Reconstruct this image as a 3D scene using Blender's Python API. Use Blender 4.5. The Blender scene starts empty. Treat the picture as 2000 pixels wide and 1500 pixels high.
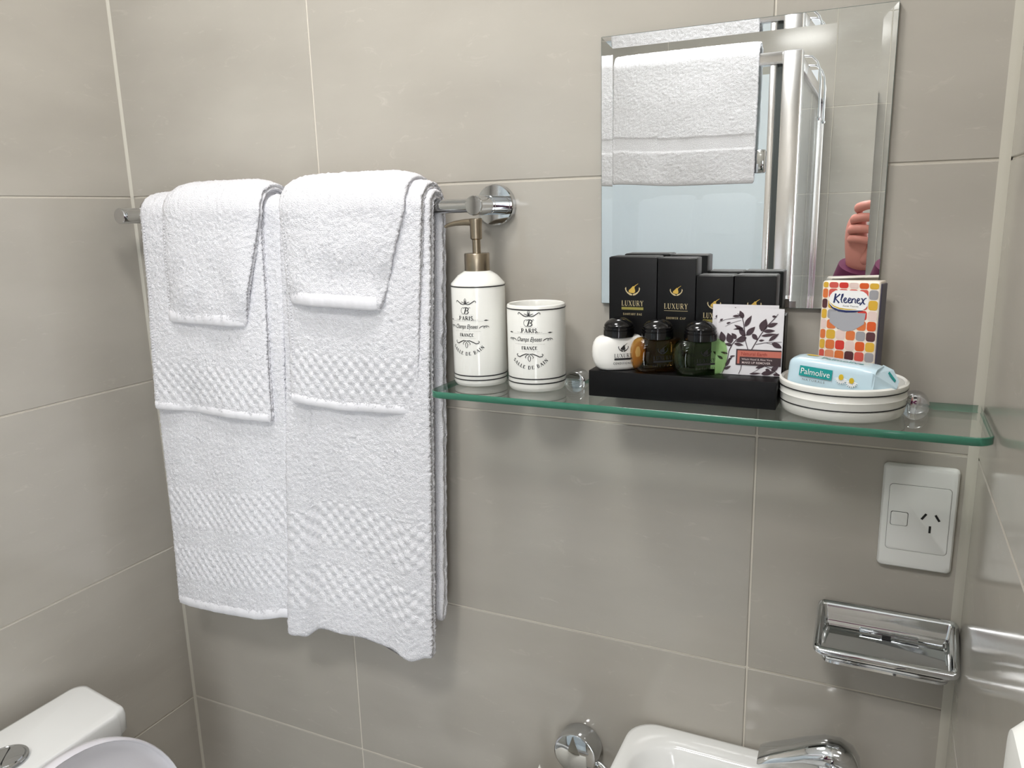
import bpy, bmesh, math, random
import numpy as np
from mathutils import Vector, Matrix, Euler

random.seed(3)
SC = bpy.context.scene
COL = SC.collection
PI = math.pi

# ---------------------------------------------------------------- camera, world, exposure
CAM = Vector((1.1032, -0.9113, 1.4621))
cam_d = bpy.data.cameras.new('camera')
cam = bpy.data.objects.new('camera', cam_d)
COL.objects.link(cam)
cam.location = CAM
cam.rotation_euler = Euler((1.3542, 0.0250, 0.4393), 'XYZ')
cam_d.sensor_fit = 'HORIZONTAL'
cam_d.sensor_width = 36.0
cam_d.lens = 36.0 * 1526.3 / 2000.0
cam_d.clip_start = 0.01
SC.camera = cam

w = bpy.data.worlds.new('world')
SC.world = w
w.use_nodes = True
bg = w.node_tree.nodes['Background']
bg.inputs[0].default_value = (0.93, 0.97, 1.0, 1)
bg.inputs[1].default_value = 7.0

SC.view_settings.view_transform = 'Standard'
SC.view_settings.look = 'None'
SC.view_settings.gamma = 1.0
SC.view_settings.exposure = 0.19
SC.view_settings.use_curve_mapping = False
SC.cycles.use_denoising = True
SC.cycles.max_bounces = 7
SC.cycles.diffuse_bounces = 4
SC.cycles.glossy_bounces = 4
SC.cycles.use_adaptive_sampling = True
SC.cycles.adaptive_threshold = 0.03
SC.cycles.transparent_max_bounces = 12
SC.cycles.caustics_reflective = False
SC.cycles.caustics_refractive = False
LAMP_MAIN = 31.0       # emission strength of the ceiling lamp over the basin wall
LAMP_FILL = 40.0       # emission strength of the invented second lamp, added as fill light

# ---------------------------------------------------------------- room sizes (metres)
W = 1.2056      # width of the basin bay
H = 2.4
YF = -2.25      # wall opposite the mirror
XR = 2.15       # far side of the wider part of the room
YN = -0.80      # end of the short wall beside the basin
ROW = 0.3
XV = (0.0, 0.3768, 0.9830, W)
BY, BZ = -0.055, 1.4710     # towel bar axis
ZS = 1.256                  # top of the glass shelf
ZT = 1.286                  # top of the black tray


# ---------------------------------------------------------------- materials
def srgb(r, g, b):
    f = lambda c: (c / 255 / 12.92) if c / 255 <= 0.04045 else ((c / 255 + 0.055) / 1.055) ** 2.4
    return (f(r), f(g), f(b), 1)


MATS = {}


def mat(name, col, rough=0.5, metal=0.0, spec=0.5, emit=None, coat=0.0):
    m = bpy.data.materials.new(name)
    m.use_nodes = True
    b = m.node_tree.nodes['Principled BSDF']
    b.inputs['Base Color'].default_value = col if len(col) == 4 else (*col, 1)
    b.inputs['Roughness'].default_value = rough
    b.inputs['Metallic'].default_value = metal
    b.inputs['Specular IOR Level'].default_value = spec
    if coat:
        b.inputs['Coat Weight'].default_value = coat
        b.inputs['Coat Roughness'].default_value = 0.05
    if emit:
        b.inputs['Emission Color'].default_value = emit[0]
        b.inputs['Emission Strength'].default_value = emit[1]
    MATS[name] = m
    return m


def noise_bump(m, scale, strength, dist=0.001, detail=3.0, coords='Object', stretch=None):
    nt = m.node_tree
    b = nt.nodes['Principled BSDF']
    tc = nt.nodes.new('ShaderNodeTexCoord')
    n = nt.nodes.new('ShaderNodeTexNoise')
    n.inputs['Scale'].default_value = scale
    n.inputs['Detail'].default_value = detail
    if stretch:
        mp = nt.nodes.new('ShaderNodeMapping')
        mp.inputs['Scale'].default_value = stretch
        nt.links.new(tc.outputs[coords], mp.inputs[0])
        nt.links.new(mp.outputs[0], n.inputs['Vector'])
    else:
        nt.links.new(tc.outputs[coords], n.inputs['Vector'])
    bp = nt.nodes.new('ShaderNodeBump')
    bp.inputs['Strength'].default_value = strength
    bp.inputs['Distance'].default_value = dist
    nt.links.new(n.outputs['Fac'], bp.inputs['Height'])
    nt.links.new(bp.outputs[0], b.inputs['Normal'])
    return n


def tile_mat(name, ca, cb, cc, rough):
    m = mat(name, ca, rough, spec=0.5)
    nt = m.node_tree
    b = nt.nodes['Principled BSDF']
    tc = nt.nodes.new('ShaderNodeTexCoord')
    oi = nt.nodes.new('ShaderNodeObjectInfo')
    ad = nt.nodes.new('ShaderNodeVectorMath'); ad.operation = 'ADD'
    ml = nt.nodes.new('ShaderNodeVectorMath'); ml.operation = 'MULTIPLY'
    ml.inputs[1].default_value = (1.0, 1.0, 2.6)
    cx = nt.nodes.new('ShaderNodeCombineXYZ')
    sc = nt.nodes.new('ShaderNodeMath'); sc.operation = 'MULTIPLY'; sc.inputs[1].default_value = 17.0
    nt.links.new(oi.outputs['Random'], sc.inputs[0])
    for i in range(3):
        nt.links.new(sc.outputs[0], cx.inputs[i])
    nt.links.new(tc.outputs['Object'], ml.inputs[0])
    nt.links.new(ml.outputs[0], ad.inputs[0])
    nt.links.new(cx.outputs[0], ad.inputs[1])
    n1 = nt.nodes.new('ShaderNodeTexNoise'); n1.inputs['Scale'].default_value = 4.5; n1.inputs['Detail'].default_value = 5
    n2 = nt.nodes.new('ShaderNodeTexNoise'); n2.inputs['Scale'].default_value = 22; n2.inputs['Detail'].default_value = 8
    n2.inputs['Roughness'].default_value = 0.7
    n2.inputs['Distortion'].default_value = 1.2
    for n in (n1, n2):
        nt.links.new(ad.outputs[0], n.inputs['Vector'])
    mx = nt.nodes.new('ShaderNodeMix'); mx.data_type = 'RGBA'
    mx.inputs[6].default_value = ca; mx.inputs[7].default_value = cb
    nt.links.new(n1.outputs['Fac'], mx.inputs[0])
    rp = nt.nodes.new('ShaderNodeValToRGB')
    rp.color_ramp.elements[0].position = 0.60; rp.color_ramp.elements[0].color = (0, 0, 0, 1)
    rp.color_ramp.elements[1].position = 0.80; rp.color_ramp.elements[1].color = (0.55, 0.55, 0.55, 1)
    nt.links.new(n2.outputs['Fac'], rp.inputs[0])
    mx2 = nt.nodes.new('ShaderNodeMix'); mx2.data_type = 'RGBA'
    mx2.inputs[7].default_value = cc
    nt.links.new(rp.outputs[0], mx2.inputs[0])
    nt.links.new(mx.outputs[2], mx2.inputs[6])
    nt.links.new(mx2.outputs[2], b.inputs['Base Color'])
    return m


def glass_mat(name, tint, refl_ior=1.5, rough=0.0, gloss=(1, 1, 1, 1)):
    """clear sheet or coloured liquid: transparent body with a Fresnel surface reflection"""
    m = bpy.data.materials.new(name)
    m.use_nodes = True
    nt = m.node_tree
    nt.nodes.clear()
    o = nt.nodes.new('ShaderNodeOutputMaterial')
    t = nt.nodes.new('ShaderNodeBsdfTransparent'); t.inputs[0].default_value = tint
    g = nt.nodes.new('ShaderNodeBsdfGlossy'); g.inputs['Roughness'].default_value = rough; g.inputs[0].default_value = gloss
    f = nt.nodes.new('ShaderNodeFresnel')
    ge = nt.nodes.new('ShaderNodeNewGeometry')       # same outside-to-inside reflectance on both faces of the sheet
    mr = nt.nodes.new('ShaderNodeMapRange')
    mr.inputs['To Min'].default_value = refl_ior; mr.inputs['To Max'].default_value = 1.0 / refl_ior
    nt.links.new(ge.outputs['Backfacing'], mr.inputs['Value'])
    nt.links.new(mr.outputs[0], f.inputs[0])
    mx = nt.nodes.new('ShaderNodeMixShader')
    nt.links.new(f.outputs[0], mx.inputs[0])
    nt.links.new(t.outputs[0], mx.inputs[1])
    nt.links.new(g.outputs[0], mx.inputs[2])
    nt.links.new(mx.outputs[0], o.inputs[0])
    MATS[name] = m
    return m


TILE = tile_mat('wall tile', srgb(165, 160, 151), srgb(188, 183, 174), srgb(204, 199, 190), 0.12)
GROUT = mat('grout', srgb(214, 208, 196), 0.85); noise_bump(GROUT, 400, 0.3)
SILIC = mat('silicone', srgb(192, 188, 176), 0.4)
FLOORM = tile_mat('floor tile', srgb(150, 142, 130), srgb(162, 154, 142), srgb(170, 165, 155), 0.35)
WHITEP = mat('white paint', srgb(238, 238, 236), 0.7)
CHROME = mat('chrome', (0.64, 0.655, 0.67), 0.04, 1.0)
NICKEL = mat('brushed nickel', srgb(158, 146, 128), 0.30, 1.0); noise_bump(NICKEL, 300, 0.15, 0.0003, stretch=(1, 1, 12))
ALU = mat('polished aluminium', (0.90, 0.89, 0.91), 0.20, 1.0)
MIRROR = mat('mirror silver', (0.90, 0.92, 0.91), 0.0, 1.0)
MIRBACK = mat('mirror edge', srgb(70, 88, 84), 0.4)
CERAM = mat('white ceramic', srgb(236, 237, 236), 0.10, spec=0.5, coat=0.3)
CERAMC = mat('cream ceramic', srgb(238, 238, 233), 0.12, spec=0.5)
INK = mat('black print', srgb(30, 30, 33), 0.45)
TOWEL = mat('white terry cotton', srgb(234, 234, 239), 0.95, spec=0.15)
nb = noise_bump(TOWEL, 700, 1.0, 0.0018, 2.0)
HEMM = mat('woven cotton hem', srgb(236, 236, 241), 0.85, spec=0.2); noise_bump(HEMM, 300, 0.5, 0.0006, stretch=(6, 1, 1))
BLACKC = mat('black card', srgb(9, 9, 11), 0.42, spec=0.28)
BLACKP = mat('black plastic', srgb(12, 12, 14), 0.13, spec=0.5)
TRAYM = mat('black tray card', srgb(7, 7, 9), 0.38, spec=0.25)
GOLD = mat('gold foil', srgb(214, 178, 84), 0.35, 0.35)
GOLDL = mat('pale gold print', srgb(198, 182, 140), 0.45)
OLIVE = mat('olive foil bar', srgb(150, 142, 70), 0.4, 0.2)
CONDW = mat('white plastic bottle', srgb(240, 239, 235), 0.3)
AMBER = glass_mat('amber shampoo', (0.87, 0.66, 0.33, 1), 1.42)
GREENL = glass_mat('green gel', (0.62, 0.82, 0.50, 1), 1.42)
SHELFG = glass_mat('clear shelf glass', (0.955, 0.975, 0.965, 1), 1.5)
SHELFE = mat('green glass edge', srgb(56, 116, 95), 0.08, spec=0.6)
SHOWG = glass_mat('shower glass', (0.94, 0.962, 0.958, 1), 1.5)
ACRYL = mat('white acrylic liner', srgb(228, 232, 238), 0.2)
PLATE = mat('white outlet plastic', srgb(232, 233, 230), 0.3)
GAP = mat('dark gap', srgb(25, 24, 24), 0.6)
GAPG = mat('grey gap line', srgb(110, 110, 106), 0.6)
PAPERW = mat('white sachet paper', srgb(226, 224, 228), 0.45)
LEAFM = mat('dark plum print', srgb(62, 44, 52), 0.5)
CORAL = mat('coral print', srgb(190, 106, 90), 0.5)
PLUM = mat('plum label print', srgb(58, 40, 44), 0.5)
LTXT = mat('pale lettering', srgb(215, 200, 198), 0.5)
RTXT = mat('dark red lettering', srgb(150, 48, 40), 0.5)
PACKW = mat('cream plastic wrap', srgb(247, 236, 222), 0.3)
PACKS = mat('dark violet strip', srgb(74, 70, 88), 0.4)
WRAP = mat('pale blue soap wrapper', srgb(200, 224, 236), 0.25); noise_bump(WRAP, 60, 0.25, 0.001)
TEAL = mat('teal print', srgb(22, 150, 148), 0.35)
WHITEI = mat('white print', srgb(250, 250, 250), 0.4)
NAVY = mat('navy print', srgb(34, 44, 96), 0.4)
YELL = mat('daisy yellow', srgb(214, 180, 36), 0.5)
SKIN = mat('skin', srgb(208, 140, 128), 0.5)
noise_bump(SKIN, 60, 0.3, 0.002)
SHIRT = mat('purple shirt', srgb(92, 28, 66), 0.8); noise_bump(SHIRT, 180, 0.5, 0.001)
TROUS = mat('dark trousers', srgb(38, 40, 52), 0.85)
HAIR = mat('grey hair', srgb(110, 104, 100), 0.7)
SHOE = mat('dark shoe', srgb(30, 28, 28), 0.5)
PHONE = mat('dark phone', srgb(24, 24, 28), 0.15)


# ---------------------------------------------------------------- object helpers
def link(name, me, parent=None, m=None):
    o = bpy.data.objects.new(name, me)
    COL.objects.link(o)
    if parent is not None:
        o.parent = parent
    if m is not None and me is not None:
        me.materials.append(m)
    return o


def mesh(name, v, f, m, parent=None, smooth=True, angle=40):
    me = bpy.data.meshes.new(name)
    me.from_pydata([tuple(p) for p in v], [], f)
    me.validate()
    bm = bmesh.new(); bm.from_mesh(me)
    bmesh.ops.recalc_face_normals(bm, faces=bm.faces)
    bm.to_mesh(me); bm.free()
    if smooth:
        me.shade_smooth()
        try:
            me.set_sharp_from_angle(angle=math.radians(angle))
        except Exception:
            pass
    return link(name, me, parent, m)


def empty(name, loc):
    o = bpy.data.objects.new(name, None)
    COL.objects.link(o)
    o.location = loc
    o.empty_display_size = 0.02
    return o


def tag(o, label=None, cat=None, group=None, kind=None):
    if label: o['label'] = label
    if cat: o['category'] = cat
    if group: o['group'] = group
    if kind: o['kind'] = kind
    return o


def bm_obj(name, bm, m, parent=None, smooth=True, angle=40):
    me = bpy.data.meshes.new(name)
    bmesh.ops.recalc_face_normals(bm, faces=bm.faces)
    bm.to_mesh(me); bm.free()
    if smooth:
        me.shade_smooth()
        try:
            me.set_sharp_from_angle(angle=math.radians(angle))
        except Exception:
            pass
    return link(name, me, parent, m)


def box_bm(c, s, bev=0.0, seg=2, rot=None):
    bm = bmesh.new()
    bmesh.ops.create_cube(bm, size=1.0)
    bmesh.ops.scale(bm, vec=s, verts=bm.verts)
    if bev > 0:
        bmesh.ops.bevel(bm, geom=list(bm.edges) + list(bm.verts), offset=bev, segments=seg, profile=0.5, affect='EDGES')
    if rot is not None:
        bmesh.ops.rotate(bm, cent=(0, 0, 0), matrix=rot, verts=bm.verts)
    bmesh.ops.translate(bm, vec=c, verts=bm.verts)
    return bm


def box(name, c, s, m, parent=None, bev=0.0, seg=2, rot=None):
    return bm_obj(name, box_bm(c, s, bev, seg, rot), m, parent, True, 24)


def box2(name, lo, hi, m, parent=None, bev=0.0, seg=2):
    c = [(a + b) / 2 for a, b in zip(lo, hi)]
    s = [abs(b - a) for a, b in zip(lo, hi)]
    return box(name, c, s, m, parent, bev, seg)


def lathe(name, prof, m, parent=None, c=(0, 0, 0), n=48, sx=1.0, sy=1.0, rot=None, smooth=True, angle=35, cap=True):
    v, f = [], []
    k = len(prof)
    for r, z in prof:
        for i in range(n):
            a = 2 * PI * i / n
            p = Vector((r * math.cos(a) * sx, r * math.sin(a) * sy, z))
            if rot is not None:
                p = rot @ p
            v.append((p.x + c[0], p.y + c[1], p.z + c[2]))
    for j in range(k - 1):
        for i in range(n):
            f.append((j * n + i, j * n + (i + 1) % n, (j + 1) * n + (i + 1) % n, (j + 1) * n + i))
    if cap:
        f.append(tuple(range(n)))
        f.append(tuple(range((k - 1) * n, k * n)))
    return mesh(name, v, f, m, parent, smooth, angle)


def frame_of(t, up=Vector((0, 0, 1))):
    t = t.normalized()
    if abs(t.dot(up)) > 0.97:
        up = Vector((1, 0, 0))
    a = t.cross(up).normalized()
    return a, a.cross(t).normalized()


def tube(name, pts, r, m, parent=None, n=16, cap=True):
    pts = [Vector(p) for p in pts]
    rs = r if isinstance(r, (list, tuple)) else [r] * len(pts)
    v, f = [], []
    a = None
    for i, p in enumerate(pts):
        t = (pts[min(i + 1, len(pts) - 1)] - pts[max(i - 1, 0)]).normalized()
        if a is None:
            a, b = frame_of(t)
        else:
            a = (a - t * a.dot(t)).normalized()
            b = a.cross(t).normalized()
        for k in range(n):
            q = 2 * PI * k / n
            d = a * math.cos(q) + b * math.sin(q)
            v.append(p + d * rs[i])
    for i in range(len(pts) - 1):
        for k in range(n):
            f.append((i * n + k, i * n + (k + 1) % n, (i + 1) * n + (k + 1) % n, (i + 1) * n + k))
    if cap:
        f.append(tuple(range(n)))
        f.append(tuple(range((len(pts) - 1) * n, len(pts) * n)))
    return mesh(name, v, f, m, parent)


def rrect(hx, hy, r, k=6):
    """rounded rectangle outline, counter-clockwise"""
    r = min(r, hx * 0.999, hy * 0.999)
    out = []
    for cx, cy, a0 in ((hx - r, hy - r, 0), (-hx + r, hy - r, 90), (-hx + r, -hy + r, 180), (hx - r, -hy + r, 270)):
        for i in range(k + 1):
            a = math.radians(a0 + 90 * i / k)
            out.append((cx + r * math.cos(a), cy + r * math.sin(a)))
    return out


def ringstack(name, rings, m, parent=None, cap0=True, cap1=True, k=6, fn=None, angle=35):
    """rings: (cx, cy, hx, hy, r, z) stacked and skinned"""
    v, f = [], []
    n = 4 * (k + 1)
    for cx, cy, hx, hy, r, z in rings:
        for x, y in rrect(hx, hy, r, k):
            v.append((cx + x, cy + y, z))
    if fn:
        v = [fn(p) for p in v]
    for j in range(len(rings) - 1):
        for i in range(n):
            f.append((j * n + i, j * n + (i + 1) % n, (j + 1) * n + (i + 1) % n, (j + 1) * n + i))
    if cap0: f.append(tuple(range(n)))
    if cap1: f.append(tuple(range((len(rings) - 1) * n, len(rings) * n)))
    return mesh(name, v, f, m, parent, True, angle)


# ---------------------------------------------------------------- flat print: strokes, fills, lettering
def arc(cx, cy, rx, ry, a0, a1, n=14):
    return [(cx + rx * math.cos(math.radians(a0 + (a1 - a0) * i / n)), cy + ry * math.sin(math.radians(a0 + (a1 - a0) * i / n))) for i in range(n + 1)]


class Ink:
    """collects flat outlines in local print units and lays them on a surface"""
    def __init__(self):
        self.polys = []

    def fill(self, pts):
        self.polys.append([tuple(p) for p in pts])

    def rect(self, x0, y0, x1, y1, r=0.0):
        if r:
            self.fill([((x0 + x1) / 2 + a, (y0 + y1) / 2 + b) for a, b in rrect((x1 - x0) / 2, (y1 - y0) / 2, r, 4)])
        else:
            n = max(1, int((x1 - x0) / 2.0))
            for i in range(n):
                a = x0 + (x1 - x0) * i / n; b = x0 + (x1 - x0) * (i + 1) / n
                self.fill([(a, y0), (b, y0), (b, y1), (a, y1)])

    def stroke(self, pts, wd):
        n = len(pts)
        ws = wd if isinstance(wd, (list, tuple)) else [wd] * n
        L, R = [], []
        for i in range(n):
            ax, ay = pts[max(i - 1, 0)]; bx, by = pts[min(i + 1, n - 1)]
            dx, dy = bx - ax, by - ay
            d = math.hypot(dx, dy) or 1e-9
            nx, ny = -dy / d, dx / d
            h = ws[i] / 2
            L.append((pts[i][0] + nx * h, pts[i][1] + ny * h))
            R.append((pts[i][0] - nx * h, pts[i][1] - ny * h))
        for i in range(n - 1):
            self.fill([R[i], R[i + 1], L[i + 1], L[i]])

    def dots(self, x0, x1, y, n, r):
        for i in range(n):
            x = x0 + (x1 - x0) * i / max(1, n - 1)
            self.fill(arc(x, y, r, r, 0, 300, 5))

    def leaf(self, x, y, ang, ln, wd):
        ca, sa = math.cos(math.radians(ang)), math.sin(math.radians(ang))
        up = [(t * ln, wd / 2 * math.sin(PI * t ** 0.8)) for t in [i / 6 for i in range(7)]]
        pts = up + [(px, -py) for px, py in reversed(up[1:-1])]
        self.fill([(x + ca * a - sa * b, y + sa * a + ca * b) for a, b in pts])

    def obj(self, name, fn, m, parent):
        v, f = [], []
        for p in self.polys:
            s = len(v)
            v += [fn(x, y) for x, y in p]
            f.append(tuple(range(s, len(v))))
        me = bpy.data.meshes.new(name)
        me.from_pydata([tuple(q) for q in v], [], f)
        return link(name, me, parent, m)


TK, TN = 0.15, 0.055     # thick and thin strokes of the capitals


def _sf(x, y, wd=0.30):
    return ([(x - wd / 2, y), (x + wd / 2, y)], TN)


SERIF = {
    'L': (0.66, [([(.16, 0), (.16, 1)], TK), _sf(.16, .97), ([(.02, .03), (.62, .03)], TN), ([(.60, 0), (.63, .22)], TN)]),
    'U': (0.86, [([(.17, 1), (.17, .3)] + arc(.44, .3, .27, .28, 180, 270, 6), TK * .95), (arc(.44, .3, .27, .28, 270, 360, 6) + [(.71, 1)], TN), _sf(.17, .97), _sf(.71, .97, .24)]),
    'X': (0.84, [([(.10, 1), (.72, 0)], TK), ([(.70, 1), (.10, 0)], TN), _sf(.12, .97), _sf(.70, .97, .24), _sf(.10, .03, .24), _sf(.70, .03)]),
    'R': (0.80, [([(.16, 0), (.16, 1)], TK), _sf(.16, .03), ([(.02, .97), (.4, .97)] + arc(.4, .75, .24, .22, 90, -90, 8) + [(.16, .53)], TN * 1.4), ([(.38, .52), (.72, .02)], TK), _sf(.74, .03, .18)]),
    'Y': (0.80, [([(.10, 1), (.40, .48)], TK), ([(.70, 1), (.40, .48)], TN), ([(.40, .5), (.40, 0)], TK), _sf(.12, .97), _sf(.68, .97, .24), _sf(.40, .03)]),
    'P': (0.72, [([(.16, 0), (.16, 1)], TK), _sf(.16, .03), ([(.02, .97), (.38, .97)] + arc(.38, .72, .25, .25, 90, -90, 8) + [(.16, .47)], TN * 1.5)]),
    'A': (0.84, [([(.40, 1), (.10, 0)], TN), ([(.40, 1), (.70, 0)], TK), ([(.2, .35), (.58, .35)], TN), _sf(.10, .03, .24), _sf(.70, .03)]),
    'I': (0.34, [([(.16, 0), (.16, 1)], TK), _sf(.16, .97), _sf(.16, .03)]),
    'S': (0.62, [(arc(.30, .74, .21, .23, 20, 200, 8) + [(.16, .60), (.42, .42)] + arc(.30, .25, .22, .23, 30, -160, 8), TK * .75)]),
    'F': (0.62, [([(.16, 0), (.16, 1)], TK), _sf(.16, .03), ([(.02, .97), (.58, .97)], TN), ([(.57, 1), (.59, .78)], TN), ([(.16, .53), (.42, .53)], TN)]),
    'N': (0.86, [([(.14, 0), (.14, 1)], TN), ([(.14, 1), (.70, 0)], TK), ([(.70, 0), (.70, 1)], TN), _sf(.14, .03, .22), _sf(.70, .97, .22)]),
    'C': (0.78, [(arc(.42, .5, .32, .48, 40, 320, 16), TK * .85)]),
    'O': (0.86, [(arc(.42, .5, .33, .47, 0, 360, 20), TK * .8)]),
    'D': (0.82, [([(.16, 0), (.16, 1)], TK), ([(.02, .97), (.34, .97)] + arc(.34, .5, .38, .47, 90, -90, 12) + [(.02, .03)], TN * 1.6)]),
    'B': (0.74, [([(.16, 0), (.16, 1)], TK), ([(.02, .97), (.36, .97)] + arc(.36, .75, .22, .22, 90, -90, 8) + [(.16, .53)], TN * 1.5), ([(.16, .53), (.38, .53)] + arc(.38, .28, .26, .25, 90, -90, 8) + [(.02, .03)], TN * 1.5)]),
    'E': (0.66, [([(.16, 0), (.16, 1)], TK), ([(.02, .97), (.58, .97)], TN), ([(.57, 1), (.59, .8)], TN), ([(.16, .53), (.42, .53)], TN), ([(.02, .03), (.6, .03)], TN), ([(.59, 0), (.61, .22)], TN)]),
    'G': (0.82, [(arc(.42, .5, .32, .48, 40, 340, 16), TK * .85), ([(.70, .05), (.70, .42)], TK * .8), _sf(.68, .42, .26)]),
    'T': (0.72, [([(.34, 0), (.34, 1)], TK), ([(.02, .97), (.66, .97)], TN), ([(.03, 1), (.03, .78)], TN), ([(.65, 1), (.65, .78)], TN), _sf(.34, .03)]),
    'H': (0.86, [([(.16, 0), (.16, 1)], TK), ([(.70, 0), (.70, 1)], TK), ([(.16, .5), (.7, .5)], TN), _sf(.16, .97), _sf(.7, .97), _sf(.16, .03), _sf(.7, .03)]),
    'W': (1.10, [([(.08, 1), (.32, 0)], TK), ([(.32, 0), (.54, 1)], TN), ([(.54, 1), (.76, 0)], TK), ([(.76, 0), (.98, 1)], TN), _sf(.08, .97), _sf(.98, .97, .22)]),
}


def serif_width(s, h, sp=0.12):
    return sum((SERIF[c][0] if c in SERIF else 0.4) + sp for c in s) * h - sp * h


def serif(ink, s, cx, y, h, width=None, sp=0.12, bold=1.0, slant=0.0, arcr=None):
    """capitals centred on cx, baseline y; arcr bends the line into a smile about a centre above"""
    W0 = serif_width(s, h, sp)
    k = (width / W0) if width else 1.0
    x = -W0 / 2
    for c in s:
        if c not in SERIF:
            x += (0.4 + sp) * h; continue
        gw, st = SERIF[c]
        for pts, wd in st:
            q = []
            for px, py in pts:
                lx = (x + (px + slant * py) * h) * k
                ly = py * h
                if arcr:
                    a = lx / arcr
                    rr = arcr - ly
                    q.append((cx + rr * math.sin(a), y + arcr - rr * math.cos(a)))
                else:
                    q.append((cx + lx, y + ly))
            ink.stroke(q, wd * h * bold)
        x += (gw + sp) * h


def text_polys(s, h, shear=0.0, spacing=1.0, offset=0.0):
    """outline text through a font curve; returns polygons centred on x, baseline 0, and the width"""
    cu = bpy.data.curves.new('lettering_source', 'FONT')
    cu.body = s
    cu.size = h * 1.38
    cu.shear = shear
    cu.space_character = spacing
    cu.offset = offset * h
    cu.resolution_u = 3
    cu.align_x = 'CENTER'
    ob = bpy.data.objects.new('lettering_source', cu)
    COL.objects.link(ob)
    dg = bpy.context.evaluated_depsgraph_get()
    me = bpy.data.meshes.new_from_object(ob.evaluated_get(dg))
    P = [[(me.vertices[i].co.x, me.vertices[i].co.y) for i in p.vertices] for p in me.polygons]
    bpy.data.objects.remove(ob); bpy.data.curves.remove(cu); bpy.data.meshes.remove(me)
    xs = [x for p in P for x, _ in p]
    return P, (min(xs), max(xs)) if xs else (0, 0)


def text(ink, s, cx, y, h, width=None, shear=0.0, spacing=1.0, offset=0.0):
    P, (a, b) = text_polys(s, h, shear, spacing, offset)
    k = (width / (b - a)) if width else 1.0
    for p in P:
        ink.fill([(cx + (x - (a + b) / 2) * k, y + yy) for x, yy in p])


# ================================================================ THE ROOM
def tiles_on(parent, cols, rows, place, thick=0.008, gap=0.0022, m=TILE):
    """one bevelled tile object per cell, alike cells share a mesh; place(u, v) -> location, rotation"""
    cache = {}
    for a, b in zip(cols[:-1], cols[1:]):
        for c, d in zip(rows[:-1], rows[1:]):
            key = (round(b - a, 4), round(d - c, 4))
            if key not in cache:
                bm = box_bm((0, thick / 2, 0), (b - a - gap, thick, d - c - gap), 0.0009, 1)
                me = bpy.data.meshes.new('tile')
                bm.to_mesh(me); bm.free()
                me.materials.append(m)
                cache[key] = me
            o = bpy.data.objects.new('tile', cache[key])
            COL.objects.link(o)
            o.parent = parent
            loc, rz = place((a + b) / 2, (c + d) / 2)
            o.location = loc
            o.rotation_euler = (0, 0, rz)


ROWS = [i * ROW for i in range(9)]
G = 0.0014      # grout sits this far behind the tile faces
wb = box2('wall_back', (-0.10, G, 0), (W + 0.10, 0.10, H), GROUT); tag(wb, kind='structure')
tiles_on(wb, XV, ROWS, lambda u, v: ((u, 0, v), 0))
wl = box2('wall_left', (-0.10, YF - 0.1, 0), (-G, G, H), GROUT); tag(wl, kind='structure')
tiles_on(wl, (YF, -1.76, -1.155, -0.55, -0.0), ROWS, lambda u, v: ((0, u, v), PI / 2))
wr = box2('wall_right', (W + G, YN, 0), (W + 0.10, G, H), GROUT); tag(wr, kind='structure')
tiles_on(wr, (YN, -0.605, 0.0), ROWS, lambda u, v: ((W, u, v), -PI / 2))
we = box2('wall_return', (W + 0.10, YN, 0), (XR + 0.1, YN + 0.1, H), WHITEP); tag(we, kind='structure')
wx = box2('wall_far', (XR, YF - 0.1, 0), (XR + 0.1, YN, H), WHITEP); tag(wx, kind='structure')
wf = box2('wall_front', (-0.10, YF - 0.10, 0), (1.30, YF - G, H), GROUT); tag(wf, kind='structure')
tiles_on(wf, (0.0, 0.30, 0.90, 1.30), ROWS, lambda u, v: ((u, YF, v), PI))
wt = box2('wall_front_lintel', (1.30, YF - 0.10, 2.05), (XR, YF, H), WHITEP); tag(wt, kind='structure')
fl = box2('floor', (-0.1, YF - 0.1, -0.08), (XR + 0.1, 0.1, 0), FLOORM); tag(fl, kind='structure')
ce = box2('ceiling', (-0.1, YF - 0.1, H), (XR + 0.1, 0.1, H + 0.08), WHITEP); tag(ce, kind='structure')


# silicone bead in the right-hand corner
def bead(name, x, sx, r):
    v, f = [], []
    prof = [(0, 0)] + [(r - r * 0.75 * math.sin(t) , r - r * 0.75 * math.cos(t)) for t in [0.0, .4, .8, 1.17, PI / 2]]
    prof = [(0, 0), (r, 0), (r * .55, r * .25), (r * .25, r * .55), (0, r)]
    for z in (0.002, H - 0.002):
        for a, b in prof:
            v.append((x + sx * a, -b, z))
    n = len(prof)
    for i in range(n):
        f.append((i, (i + 1) % n, n + (i + 1) % n, n + i))
    return mesh(name, v, f, SILIC)


tag(bead('trim_1', W, -1, 0.009), kind='structure')
tag(bead('trim_2', 0.0, 1, 0.0035), kind='structure')

# door frame in the front wall, behind the photographer
for nm, lo, hi in (('trim_3', (1.30, YF - 0.11, 0), (1.34, YF + 0.012, 2.05)), ('trim_4', (XR - 0.04, YF - 0.11, 0), (XR, YF + 0.012, 2.05)), ('trim_5', (1.34, YF - 0.11, 2.01), (XR - 0.04, YF + 0.012, 2.05))):
    tag(box2(nm, lo, hi, WHITEP, None, 0.003), kind='structure')
pd = bpy.data.lights.new('doorway_portal', 'AREA')
pd.shape = 'RECTANGLE'; pd.size = 0.77; pd.size_y = 2.01
pd.cycles.is_portal = True
po = bpy.data.objects.new('doorway_portal', pd); COL.objects.link(po)
po.location = (1.725, YF - 0.05, 1.005); po.rotation_euler = (PI / 2, 0, 0)


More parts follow.
